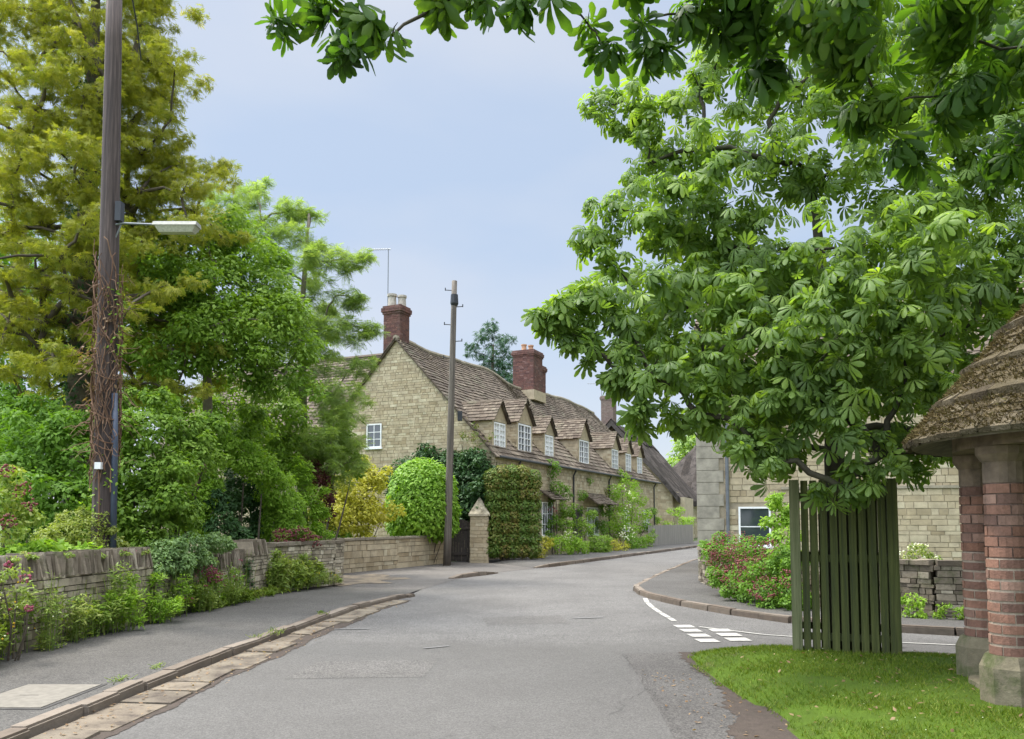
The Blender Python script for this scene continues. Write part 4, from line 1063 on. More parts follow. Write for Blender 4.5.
# paling fence far off
fr_ = thing('paling_fence', 'silvery wooden fence of upright boards at the far bend by the thatched cottage', 'fence', (8.0, 48, 0))
mb = MB(); a, b = Vector((7.9, 46.6, .1)), Vector((11.6, 51.8, .1)); L = (b - a).length; d = (b - a).normalized(); nn = Vector((d.y, -d.x, 0))
k = 0.
while k < L: mb.box(a + d * k, d * .13, nn * .025, Z * (1.2 + rg.uniform(-.03, .03)), rg.random()); k += .145
mb.build('palings', M_FENCE, fr_)
mb = MB(); 
for z_ in (.3, .9): mb = MB(); mb.box(a - nn * .04 + Z * z_, d * L, nn * .038, Z * .08); mb.build('rail', M_FENCE, fr_)

# ------------------------------------------------------------------ tree guard
TX, TY = 3.64, 8.886; TZ = gh(TX, TY)
tg = thing('tree_guard', 'square green weathered paling guard fence round the chestnut trunk', 'tree guard', (TX, TY, TZ))
GA = R(-20); gu = Vector((math.cos(GA), math.sin(GA), 0)); gv = Vector((-gu.y, gu.x, 0)); hwd = .475; c0 = Vector((TX, TY, 0)); Hg = 1.85
def gpt(u, v, z_): return c0 + gu * u + gv * v + Z * z_
for sgu in (-1, 1):
    for sgv in (-1, 1):
        mb = MB(); z0_ = gh(*gpt(sgu * hwd, sgv * hwd, 0).xy) - .04
        q = gpt(sgu * hwd, sgv * hwd, 0); mb.cbox((q.x, q.y, z0_), .10, .10, Hg + .02 + TZ - z0_, .5, GA); o_ = mb.build('corner_post', M_POSTL if (sgu, sgv) == (-1, -1) else M_GUARD, tg)
for face in range(4):
    U_ = (gu, gv, -gu, -gv)[face]; V_ = (-gv, gu, gv, -gu)[face]
    for k in range(9):
        u = -hwd + .10 + k * (2 * hwd - .20) / 8; mb = MB(); j = rg.uniform(-.02, .03); ln = rg.uniform(-.004, .004)
        q = c0 + U_ * u + V_ * (hwd + .004); z0_ = gh(q.x, q.y) + .0
        w_ = .072
        mb.hexa([q - U_ * w_ / 2 + Z * z0_, q + U_ * w_ / 2 + Z * z0_, q + U_ * w_ / 2 + V_ * .022 + Z * z0_, q - U_ * w_ / 2 + V_ * .022 + Z * z0_] +
                [q + U_ * (s1 * w_ / 2 + ln) + V_ * o1 + Z * (TZ + Hg + j) for s1, o1 in ((-1, 0), (1, 0), (1, .022), (-1, .022))], rg.random())
        mb.build('paling', M_GUARD, tg)
    for z_ in (.18, 1.0, 1.66):
        mb = MB(); q = c0 + V_ * (hwd - .045) - U_ * (hwd - .05) + Z * (TZ + z_); mb.box(q, U_ * (2 * hwd - .10), V_ * .045, Z * .075); mb.build('rail', M_GUARD, tg)

# ------------------------------------------------------------------ octagonal brick shelter
SX, SY = 5.0, 6.17; SZ = .235
sh = thing('brick_shelter', 'round mossy roofed shelter on brick columns standing on the grass', 'shelter', (SX, SY, SZ))
M_MOSS = tinted('mossy_roof_stone', [(.06, .044, .024), (.09, .068, .036), (.12, .092, .05), (.075, .058, .03), (.15, .12, .075)], 14, .97, (.19, .165, .12), 2.2, .58, .7, 1., 45, .03)
M_PLINTH = tinted('mossy_plinth_stone', [(.13, .11, .07), (.18, .155, .10)], 10, .95, (.07, .08, .03), 4, .48, .65, .7, 35)
M_BEAM = plain('weathered_oak_beam', (.15, .125, .09), .9, nz=.3, nscale=10, bstr=.5)
M_CAPST = plain('stained_capital_stone', (.165, .12, .082), .92, nz=.3, nscale=9, bstr=.5)
def shelter_column(a):
    cx, cy = SX + 1.24 * math.cos(a), SY + 1.24 * math.sin(a); g0 = gh(cx, cy)
    mb = MB(); mb.lathe((cx, cy, g0 - .08), [(.222, 0), (.222, .33), (.19, .40), (.18, .42)], 8, .5, a + PI / 8); pl = mb.build('column_plinth', M_PLINTH, sh)
    mb = MB(); z0_ = g0 + .34; top = 2.13; zr = z0_ + .72; mb.lathe((cx, cy, z0_), [(.137, 0), (.137, top - z0_)], 24); core = mb.build('brick_column', M_BRICKDM, sh)
    mb = MB(); mb.lathe((cx, cy, z0_), [(.1405, 0), (.1405, zr - z0_)], 24); mb.build('pale_pointing', M_BRICKPM, core)
    mb = MB(); z_ = z0_; k = 0; rnd = random.Random(int(a * 100))
    while z_ < top - .27:
        h = .064 if z_ < zr else .072; nb = 5
        for i in range(nb):
            a0 = (i + .5 * (k % 2)) * 2 * PI / nb + .035; a1 = a0 + 2 * PI / nb - .07; tt = rnd.random(); rr = .1465 + rnd.uniform(-.003, .004)
            for j in range(4):
                b0 = a0 + (a1 - a0) * j / 4; b1 = a0 + (a1 - a0) * (j + 1) / 4
                p = lambda b, r_, zz: (cx + math.cos(b) * r_, cy + math.sin(b) * r_, zz)
                mb.hexa((p(b0, .132, z_), p(b0, rr, z_ + .002), p(b1, rr, z_ + .002), p(b1, .132, z_), p(b0, .132, z_ + h), p(b0, rr, z_ + h - .002), p(b1, rr, z_ + h - .002), p(b1, .132, z_ + h)), tt)
        z_ += h + (.017 if z_ < zr else .008); k += 1
    mb.build('bricks', M_BRICKP, core)
    mb = MB(); mb.lathe((cx, cy, z_ ), [(.146, 0), (.146, top - z_ - .09), (.155, top - z_ - .08), (.19, top - z_ - .03), (.19, top - z_ + .03)], 16, .5); mb.build('column_capital', M_CAPST, sh)
for k in range(8): shelter_column(R(3 + 45 * k))
mb = MB()
def ringbox(mb, r0, r1, z0_, z1, n_=32, t_=.5):
    for i in range(n_):
        a0, a1 = 2 * PI * i / n_, 2 * PI * (i + 1) / n_; p = lambda r_, a_, z_: (SX + r_ * math.cos(a_), SY + r_ * math.sin(a_), z_)
        mb.face([p(r1, a0, z0_), p(r1, a1, z0_), p(r1, a1, z1), p(r1, a0, z1)], t_); mb.face([p(r0, a0, z0_), p(r0, a0, z1), p(r0, a1, z1), p(r0, a1, z0_)], t_)
        mb.face([p(r0, a0, z0_), p(r0, a1, z0_), p(r1, a1, z0_), p(r1, a0, z0_)], t_); mb.face([p(r0, a0, z1), p(r1, a0, z1), p(r1, a1, z1), p(r0, a1, z1)], t_)
ringbox(mb, 1.10, 1.40, 2.162, 2.30); mb.build('ring_beam', M_CAPST, sh)
mb = MB()   # sloping boarded soffit and fascia
n_ = 48; RE, ZE, ZA = 1.74, 2.25, 4.30
for i in range(n_):
    a0, a1 = 2 * PI * i / n_, 2 * PI * (i + 1) / n_; p = lambda r_, a_, z_: (SX + r_ * math.cos(a_), SY + r_ * math.sin(a_), z_)
    mb.face([p(1.39, a0, 2.299), p(1.39, a1, 2.299), p(RE - .04, a1, ZE - .045), p(RE - .04, a0, ZE - .045)], .3)
    mb.face([p(RE - .04, a0, ZE - .045), p(RE - .04, a1, ZE - .045), p(RE - .0, a1, ZE + .03), p(RE - .0, a0, ZE + .03)], .3)
    mb.face([p(1.1, a0, 2.302), p(1.1, a1, 2.302), p(.05, a1, 3.9), p(.05, a0, 3.9)], .3)
mb.build('eaves_soffit', M_BEAM, sh)
mb = MB(); rnd = random.Random(77); prof = lambda f_: (RE * (1 - f_), ZE + (ZA - ZE) * f_)
nc = 34
for c_ in range(nc):
    f0, f1 = c_ / nc, min(1, (c_ + 1.35) / nc); r0, z0_ = prof(f0); r1, z1 = prof(f1)
    bulge = .05 if c_ in (5, 10, 15, 22) else 0
    r0b = r0 + .015 + bulge; cnt = max(5, int(2 * PI * r0 / .13)); off = rnd.random()
    for i in range(cnt):
        a0 = (i + off) * 2 * PI / cnt; a1 = a0 + 2 * PI / cnt; j = rnd.uniform(-.012, .03); jz = rnd.uniform(-.012, .008); t_ = rnd.random()
        th_ = .035 + bulge * .6
        A_ = p(r0b + j, a0, z0_ + jz); B_ = p(r0b + j, a1, z0_ + jz); C_ = p(r1, a1, z1 + .01); D_ = p(r1, a0, z1 + .01)
        A2 = p(r0b + j - .02, a0, z0_ + jz - th_); B2 = p(r0b + j - .02, a1, z0_ + jz - th_)
        mb.face([A_, B_, C_, D_], t_); mb.face([A2, B2, B_, A_], t_); mb.face([A2, A_, D_], t_); mb.face([B_, B2, C_], t_); mb.face([p(r0 - .1, a0, z0_ - th_ + .06), p(r0 - .1, a1, z0_ - th_ + .06), B2, A2], t_)
rf = mb.build('conical_roof', M_MOSS, sh)
rng = np.random.default_rng(3); nM = 70000; fm = rng.random(nM) ** 1.3 * .9; am = rng.random(nM) * 2 * PI
rm = RE * (1 - fm) + .02; zm = ZE + (ZA - ZE) * fm + .01
pos = np.stack([SX + rm * np.cos(am), SY + rm * np.sin(am), zm], 1); h_ = .006 + .02 * rng.random(nM)
o1 = rng.normal(size=(nM, 3)) * .005; o2 = rng.normal(size=(nM, 3)) * .012; nv = np.stack([np.cos(am) * .75, np.sin(am) * .75, np.full(nM, .6)], 1)
V = np.stack([pos + o1, pos - o1, pos + nv * h_[:, None] + o2], 1).reshape(-1, 3)
L_MOSS = leafmat('dry_moss', [(.055, .040, .017), (.085, .062, .025), (.12, .09, .04), (.07, .062, .022)], .0, .9, .1)
tri_array_mesh('moss', V, np.arange(nM * 3).reshape(-1, 3), rng.random(nM), L_MOSS, rf)
mb = MB(); mb.lathe((SX, SY, .0), [(.06, ZA - .15), (.09, ZA - .02), (.03, ZA + .15)], 8); mb.build('finial', M_CAPST, sh)
mb = MB(); mb.lathe((SX, SY, 0), [(1.35, .05), (1.35, .30), (1.3, .31)], 16); mb.build('floor_slab', M_PLINTH, sh)

# ------------------------------------------------------------------ TREES
def clumps_px(lst, squash=.8):
    res = []
    for c in lst:
        px, py, d, r_ = c[:4]; rr = r_ * d / F; res.append((P(px, py, d), (rr, rr * (c[5] if len(c) > 5 else 1.0), rr * (c[4] if len(c) > 4 else squash))))
    return res
def break_up(cl, k, seed, core=.85, sub=.42, spread=1.05):
    rnd = random.Random(seed); res = []
    for c, r3 in cl:
        res.append((c, tuple(x * core for x in r3)))
        for i in range(k):
            d = Vector((rnd.gauss(0, 1), rnd.gauss(0, 1), rnd.gauss(0, .8))).normalized(); q = sub * rnd.uniform(.6, 1.3); sp = spread * rnd.uniform(.75, 1.2)
            res.append((Vector(c) + Vector((d.x * r3[0], d.y * r3[1], d.z * r3[2])) * sp, tuple(x * q for x in r3)))
    return res
def tree(name, label, base, trunk, clumps, nleaf, size, leaf, tpl='simple', bark=M_BARK, seed=1, tip=.012, start=.3, cat='tree', group=None, **kw):
    root = thing(name, label, cat, base, group)
    mb = MB(); rnd = random.Random(seed); n_ = 12
    tp_ = [Vector(p_) for p_, r_ in trunk]; rs_ = [r_ for p_, r_ in trunk]
    mb.tube(tp_, rs_, n_, .5)
    nodes = [Vector(c[0]) for c in clumps]
    branches(mb, trunk, nodes, rnd, tip=tip, start=start)
    mb.build('trunk', bark, root, True)
    bk = kw.pop('bk', 5)
    bk = bk if isinstance(bk, tuple) else (bk, .85, .42, 1.05)
    leafset('crown', break_up(clumps, bk[0], seed, *bk[1:]) if bk[0] else clumps, nleaf, size, leaf, root, tpl, seed=seed, **kw)
    return root

# --- the chestnut in the guard
CB = Vector((TX - .02, TY + .02, TZ - .05))
ch_cl = [(605, 105, 9.5, 18), (650, 112, 9.3, 28), (700, 90, 9.2, 32), (648, 165, 9.3, 32), (700, 150, 9, 38), (612, 212, 9, 24), (588, 236, 8.8, 13), (660, 220, 8.8, 38), (720, 210, 8.8, 44),
         (600, 295, 8.2, 24), (562, 308, 8, 18), (543, 322, 7.9, 10), (622, 325, 8.2, 36), (680, 295, 8.4, 46), (582, 342, 8, 16), (650, 375, 8, 32), (705, 365, 8.2, 46), (760, 330, 8, 56), (760, 255, 8.5, 56),
         (770, 160, 9, 46), (780, 90, 9.3, 46), (850, 80, 9, 50), (850, 165, 8.8, 46), (850, 255, 7.9, 52), (840, 335, 7.5, 55), (800, 395, 7.7, 42), (742, 428, 7.8, 32), (700, 415, 8, 22),
         (765, 458, 7.7, 24), (838, 410, 7.6, 30), (905, 385, 7.8, 40), (900, 320, 7.7, 52), (930, 240, 8, 60), (960, 160, 8.5, 60), (965, 330, 8.3, 40), (1010, 260, 8.4, 58), (940, 70, 9, 60),
         (925, 452, 8.2, 22), (842, 488, 7.7, 22), (880, 455, 7.9, 22), (1040, 150, 8.6, 60), (1070, 260, 8.4, 60), (730, 50, 9.4, 34), (790, 10, 9.6, 45), (870, 0, 9.6, 60), (970, 0, 9.4, 60), (1060, 40, 9.2, 60),
         (900, 215, 9.8, 40), (740, 300, 9.6, 50), (860, 300, 9.6, 60), (960, 280, 9.8, 50), (800, 380, 9.4, 40), (680, 235, 9.8, 40), (1000, 90, 9.8, 60), (780, 440, 8.8, 24), (900, 430, 9.0, 26),
         (950, 400, 9.2, 26), (640, 415, 7.9, 12), (620, 375, 8, 12), (575, 322, 8.1, 14), (720, 392, 9.4, 34), (800, 350, 9.4, 40), (880, 375, 9.4, 40), (935, 365, 9.4, 36), (660, 345, 9.2, 30), (760, 405, 9.2, 32), (840, 385, 9.4, 36), (730, 340, 9.4, 40), (640, 300, 9, 30), (720, 250, 9.3, 34), (800, 290, 9.4, 40), (610, 260, 8.7, 12)]
tree('chestnut_tree', 'young horse chestnut with broad five and seven fingered leaves growing inside the tree guard', CB,
     [(CB, .13), (CB + Vector((0, .0, 1.2)), .12), (CB + Vector((-.02, 0, 2.2)), .11), (CB + Vector((.08, .15, 3.3)), .085), (CB + Vector((0, .3, 4.6)), .06), (CB + Vector((-.1, .3, 5.8)), .03)],
     clumps_px(ch_cl, .95), 11000, .15, L_CHEST, 'palm', M_GREEN_BARK, 31, tip=.011, start=.32, out=.5, up=.6, rnd=.6, droop=.35, shell=.05, lump=.25, tvar=.75, axis_out=.8, bk=(7, 1.05, .40, 1.15))
# --- the near chestnut that overhangs the camera
NB = Vector((5.3, 1.3, .2))
nc_cl = [(283, 22, 4.0, 10), (322, 8, 4.0, 15), (345, 48, 3.9, 14), (362, 22, 4.0, 18), (392, 36, 4.1, 10), (440, 3, 4.2, 9), (478, 0, 4.2, 12), (515, 4, 4.2, 12), (550, -4, 4.2, 9), (588, 24, 4.4, 10), (604, 50, 4.4, 12),
         (640, 22, 4.5, 12), (655, 52, 4.5, 12), (690, 15, 4.5, 24), (740, 25, 4.5, 32), (800, 20, 4.5, 38), (850, 55, 4.4, 38), (880, 105, 4.5, 26), (925, 40, 4.5, 44), (960, 100, 4.5, 38), (1000, 50, 4.6, 46), (1010, 145, 4.7, 30),
         (850, 120, 4.7, 20), (765, 70, 4.7, 26), (905, 150, 4.7, 24), (840, 5, 4.2, 50), (960, -10, 4.2, 50), (740, -20, 4.3, 45), (640, -30, 4.3, 30), (540, -45, 4.2, 25), (440, -45, 4.1, 25), (340, -35, 4.0, 25), (1060, 60, 4.3, 50), (1070, 160, 4.4, 40)]
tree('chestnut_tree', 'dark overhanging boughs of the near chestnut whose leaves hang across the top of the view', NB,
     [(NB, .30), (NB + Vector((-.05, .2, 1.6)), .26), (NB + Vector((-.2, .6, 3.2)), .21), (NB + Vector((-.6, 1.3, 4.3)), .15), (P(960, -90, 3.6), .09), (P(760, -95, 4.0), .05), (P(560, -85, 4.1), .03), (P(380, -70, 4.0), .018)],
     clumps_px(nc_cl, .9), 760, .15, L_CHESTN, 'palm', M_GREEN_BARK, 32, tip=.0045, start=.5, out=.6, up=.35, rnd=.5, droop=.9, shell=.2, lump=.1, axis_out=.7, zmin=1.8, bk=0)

# --- golden conifer with ivy-clad trunk
rnd = random.Random(41); cb_ = P(76, 520, 17.0); cb_.z = 0; TH = 15.5; cl = []
for k in range(170):
    z_ = 4.6 + (TH - 4.6) * (k / 170) ** .95; f_ = (z_ - 4.6) / (TH - 4.6)
    Rm = 3.35 * (1 - .50 * f_) * (1 if z_ < 11.5 else max(.1, (TH - z_) / 4.0) ** .6); az = k * 2.4 + rnd.uniform(-.3, .3); L = Rm * rnd.uniform(.5, 1.05)
    if rnd.random() < .10: continue
    c = cb_ + Vector((math.cos(az) * L, math.sin(az) * L, z_ - .12 * L)); s_ = rnd.uniform(.34, .60)
    cl.append((c, (s_ * 1.15, s_ * 1.15, s_ * .55)))
    if L > 1.6: cl.append((cb_ + Vector((math.cos(az) * L * .55, math.sin(az) * L * .55, z_ - .05 * L)), (s_, s_, s_ * .5)))
con = tree('golden_conifer', 'tall golden green conifer with layered boughs and an ivy clad trunk', cb_, [(cb_, .33), (cb_ + Z * 5, .26), (cb_ + Z * 10, .16), (cb_ + Z * 14.8, .05)], cl, 85000, .14, L_GOLD, 'spray', M_BARK, 41, tip=.018, start=.25, out=.5, up=.45, rnd=.7, droop=.2, shell=.15, lump=.2, tvar=.45, bk=(4, .62, .40, 1.15))
leafset('trunk_ivy', [(cb_ + Vector((rnd.uniform(-.1, .1), -.05, z_)), (.48 - .02 * z_, .45, .6)) for z_ in np.arange(.6, 12, .5)], 5200, .11, L_IVY, con, seed=3)
# dead bare boughs low on the left
mb = MB()
for k in range(9):
    z_ = 5.0 + k * .33; a = cb_ + Z * z_; d = Vector((-1, rnd.uniform(-.7, .3), rnd.uniform(-.05, .25))).normalized(); L = rnd.uniform(1.6, 3)
    mb.tube([a, a + d * L * .5 + Z * .12, a + d * L], [.045, .03, .01], 5, rnd.random(), False)
mb.build('bare_bough', M_BARK, con)

def simple_tree(name, label, base_px, d, lst, n_, size, leaf, tr, seed, tpl='simple', hh=None, bark=M_BARK, squash=.8, **kw):
    b = P(base_px, 520, d); b.z = 0; cl = clumps_px(lst, squash); zt = max(c[0].z for c in cl)
    return tree(name, label, b, [(b, tr), (b + Vector((.05, 0, zt * .35)), tr * .8), (b + Vector((-.1, .1, zt * .65)), tr * .55), (b + Vector((.1, 0, zt * .92)), tr * .2)], cl, n_, size, leaf, tpl, bark, seed, tip=.016, start=.2, **kw)
simple_tree('broadleaf_tree', 'mid green leafy tree behind the golden conifer at the left edge', 10, 24, [(20, 330, 24, 55), (-40, 270, 24, 60), (35, 395, 23.5, 50), (-30, 380, 23, 60), (70, 300, 25, 40), (100, 360, 24, 40), (120, 250, 25, 40), (-60, 180, 24, 50), (20, 240, 25, 45), (60, 430, 23, 50), (0, 460, 23, 50), (110, 420, 23, 45)],
            26000, .17, L_MID, .22, 51)
simple_tree('maple_tree', 'bright leafy tree with a dark hollow and bare pale twigs beside the ivy wrapped pole', 205, 18, [(165, 300, 17.6, 40), (215, 285, 17.8, 44), (258, 320, 17.6, 40), (180, 355, 17, 38), (240, 362, 17.5, 30), (148, 345, 17, 28), (205, 240, 18.5, 38), (285, 375, 18, 30), (265, 285, 18.5, 36), (150, 265, 18.5, 34), (225, 405, 21, 30), (275, 415, 21, 28), (165, 400, 19, 30), (195, 320, 19, 50), (250, 250, 19, 36), (300, 340, 18.5, 26), (215, 325, 16.9, 34), (190, 275, 17, 30)],
            40000, .125, L_HEDGE, .16, 52, bark=M_BARKL, out=.5, up=.6)
simple_tree('feathery_tree', 'light feathery false acacia spreading towards the cottage gable', 300, 23, [(232, 200, 23, 24), (255, 190, 23.5, 16), (262, 222, 23, 26), (300, 240, 23, 26), (328, 262, 23, 22), (352, 262, 23, 13), (368, 258, 23, 8), (280, 268, 22.5, 36), (335, 296, 23, 20), (355, 300, 23, 11), (350, 326, 23, 20), (372, 332, 23, 8), (320, 330, 23, 34), (300, 380, 23, 40), (334, 395, 23, 30), (332, 436, 22.5, 26), (310, 445, 22, 32), (290, 330, 22.5, 36), (358, 365, 23, 15), (248, 245, 23.5, 30), (338, 412, 22.6, 20), (350, 462, 22.8, 14), (325, 475, 22.5, 20), (300, 300, 23.5, 30), (270, 330, 23, 34), (312, 215, 23.4, 10), (290, 210, 23, 14)],
            27000, .19, L_FEATH, .17, 53, 'frond', squash=.75, bark=M_BARKL, out=.15, up=.8, rnd=.8, droop=.25, shell=.0, axis_out=.9, lump=.3, bk=(13, .6, .24, 1.12))
rnd = random.Random(6)
simple_tree('distant_conifer', 'dark green conifer rising behind the terrace ridge left of the big brick chimney', 492, 75, [(490, 328, 75, 8), (482, 338, 75, 11), (500, 342, 75, 12), (474, 352, 75, 10), (508, 358, 75, 12), (490, 358, 75, 16), (478, 372, 75, 14), (506, 378, 75, 16), (492, 385, 75, 22), (490, 410, 75, 30), (490, 450, 75, 30)], 6000, .42, L_FARC, .4, 54, 'spray', shell=.2)
simple_tree('distant_tree', 'pale sunlit tree showing between the thatched roofs and the right hand house', 688, 100, [(684, 440, 100, 12), (694, 455, 100, 18), (678, 465, 100, 16), (700, 475, 100, 22), (720, 440, 100, 20), (712, 490, 100, 24)], 5000, .6, L_FARP, .4, 55)

# ------------------------------------------------------------------ SHRUBS behind and on the left wall
def shrub(name, label, lst, n_, size, leaf, seed, tpl='simple', cat='shrub', stems=5, squash=.9, group=None, bloom=None, bark=M_BARK, zb=0., **kw):
    cl = clumps_px(lst, squash); b = Vector((sum(c[0].x for c in cl) / len(cl), sum(c[0].y for c in cl) / len(cl), zb))
    root = thing(name, label, cat, b, group); rnd = random.Random(seed)
    mb = MB()
    for i, c in enumerate(cl[:max(stems, 1) * 3]):
        t_ = Vector(c[0]); t_.z = zb + (t_.z - zb) * .8; a = Vector((b.x + (t_.x - b.x) * .45 + rnd.uniform(-.05, .05), b.y + (t_.y - b.y) * .45, zb)); m_ = a.lerp(t_, .5) + Vector((rnd.uniform(-.06, .06), 0, .02))
        h = max(.05, (t_.z - zb)); r_ = min(.035, .012 * h + .004); mb.tube([a, m_, t_], [r_, r_ * .8, r_ * .5], 5, rnd.random(), False)
    mb.build('stem', bark, root)
    bk = kw.pop('bk', 4)
    bk = bk if isinstance(bk, tuple) else (bk, .88, .38, 1.05)
    leafset('foliage', break_up(cl, bk[0], seed, *bk[1:]) if bk[0] else cl, n_, size, leaf, root, tpl, seed=seed, zmin=zb + .02, **kw)
    if bloom:
        bl, bn, bs_, bm = bloom; o_ = leafset('blossom', clumps_px(bl, squash) if bl else cl, bn, bs_, bm, root, 'blob', seed=seed + 9, shell=.8, zmin=zb + .1, tvar=1.); o_['kind'] = 'stuff'
    return root
shrub('hedge_shrub', 'tall leafy hedge bush directly right of the ivy wrapped pole', [(150, 430, 13.4, 30), (135, 470, 13.2, 32), (170, 470, 13.4, 30), (150, 505, 13.2, 34), (180, 505, 13.6, 24), (165, 405, 13.8, 18), (195, 455, 14, 24), (185, 430, 14, 18), (130, 420, 13.8, 16), (150, 530, 13.2, 30), (205, 425, 14.5, 16), (120, 400, 14, 12), (110, 500, 13.2, 20)], 21000, .095, L_HEDGE, 61)
shrub('hedge_shrub', 'dense green bush left of the ivy wrapped pole behind the near wall', [(40, 450, 13.5, 36), (80, 460, 13.5, 34), (20, 490, 13, 36), (65, 500, 13, 36), (95, 500, 13.4, 28), (10, 430, 14, 26), (55, 420, 14.5, 24), (90, 430, 14, 20), (45, 530, 13, 34), (90, 530, 12.9, 24), (-20, 460, 13, 36), (120, 455, 13.6, 18), (0, 410, 14.5, 20), (120, 520, 13, 18)], 22000, .10, L_MID, 62)
shrub('arching_hedge', 'light green hedge arching over a dark garden gateway', [(200, 445, 17.8, 20), (222, 446, 18, 19), (244, 456, 18.2, 19), (262, 470, 18.6, 19), (277, 490, 19.2, 20), (285, 512, 19.4, 21), (288, 533, 19.4, 19), (205, 470, 17.4, 18), (200, 498, 17.3, 20), (196, 525, 17.2, 20), (272, 530, 19.4, 14), (275, 512, 19.4, 14)], 30000, .085, L_LIME, 63, bk=(4, 1.0, .35, .95))
shrub('rose_bush', 'dark leaved shrub painting the shade of the hedge gateway, with a few dull pink blooms', [(215, 500, 17.2, 12), (222, 522, 17, 14), (238, 535, 17.4, 14), (232, 500, 18.4, 14), (240, 480, 19.2, 18), (250, 510, 19.8, 20), (255, 490, 20, 20), (225, 500, 19.5, 22), (205, 520, 18, 16), (262, 530, 20, 18), (240, 540, 19, 16)], 15000, .09, L_IVY, 64, bloom=([(200, 470, 16.6, 7), (195, 482, 16.6, 5)], 40, .07, L_DRY))  # dark leaf colour stands in for the shade inside the hedge arch
shrub('leafy_shrub', 'big soft bright green shrub under the feathery tree beside the golden shrub', [(335, 445, 23.5, 24), (350, 462, 24, 16), (300, 450, 22.5, 26), (270, 440, 21, 26), (325, 475, 24, 16), (285, 470, 21, 20), (338, 430, 24, 16), (250, 430, 19.5, 24)], 15000, .12, L_HEDGE, 59)
shrub('conical_shrub', 'fine leaved bright green conical conifer beyond the arching hedge', [(304, 478, 20.5, 11), (308, 495, 20.5, 14), (311, 513, 20.5, 14), (312, 530, 20.5, 14), (300, 465, 20.5, 7)], 8000, .11, L_LIME, 65, 'narrow', up=1.2, droop=-.5)
shrub('purple_shrub', 'dark purple leaved shrub between the conical conifer and the golden shrub', [(306, 462, 22, 9), (315, 475, 22, 12), (325, 492, 22, 11), (318, 500, 22, 12), (322, 515, 22.5, 10)], 2600, .09, L_RED, 66)
shrub('golden_shrub', 'yellow variegated shrub behind the squared garden wall left of the laurel', [(350, 485, 26.8, 22), (372, 480, 27, 16), (358, 505, 26.6, 26), (380, 512, 26.9, 18), (340, 512, 26.4, 22), (335, 490, 26.8, 12), (365, 466, 27.2, 10), (355, 528, 26.6, 24), (328, 526, 26.2, 12)], 12000, .12, L_YELLOW, 67, lump=.3)
shrub('garden_shrub', 'small dark green bush left of the golden shrub at the wall end', [(335, 535, 26, 12), (325, 520, 26.4, 12), (345, 540, 26, 8)], 1500, .10, L_MID, 68)
shrub('round_laurel', 'big rounded bright green laurel clipped into a ball above the garden wall', [(422, 497, 29.0, 35, 1.12), (423, 514, 29.0, 36, .8), (420, 478, 29.0, 22), (432, 490, 28.9, 25), (405, 508, 28.8, 20), (442, 510, 28.8, 17), (402, 522, 28.7, 16), (444, 526, 28.8, 14)], 11500, .17, L_LAUREL, 69, lump=.05, shell=.85, out=.9, up=.5, bk=0)
gi = shrub('wall_ivy', 'dark green creeper covering the lower gable wall behind the laurel', [(392, 478, 32.0, 14), (408, 466, 32.0, 15), (425, 458, 32, 12), (440, 460, 31.8, 14), (455, 470, 31.5, 18), (480, 462, 31.2, 16), (470, 485, 31.0, 22), (490, 480, 30.9, 14), (468, 505, 31, 22), (440, 470, 31.8, 20), (400, 500, 32, 14), (485, 505, 30.8, 20), (460, 525, 30.9, 18), (478, 470, 31, 18), (425, 455, 32.2, 8), (455, 462, 31.6, 14), (470, 462, 31.2, 13), (493, 495, 30.9, 14), (485, 530, 30.8, 14), (440, 500, 31.6, 22), (415, 480, 32, 14)], 22000, .15, L_IVY, 70, cat='climber')
shrub('beech_hedge', 'tall clipped beech hedge of brown and green leaves beside the gate pier', [(x, y + (4 if y < 480 and x in (493, 532) else 0), 30.1 + (x - 490) * .013, 9.5) for x in (493, 502, 512, 522, 532) for y in (473, 483, 494, 505, 516, 527, 538, 549)], 26000, .11, L_BEECH, 71, cat='hedge', lump=.03, shell=.75, out=1., bk=0)
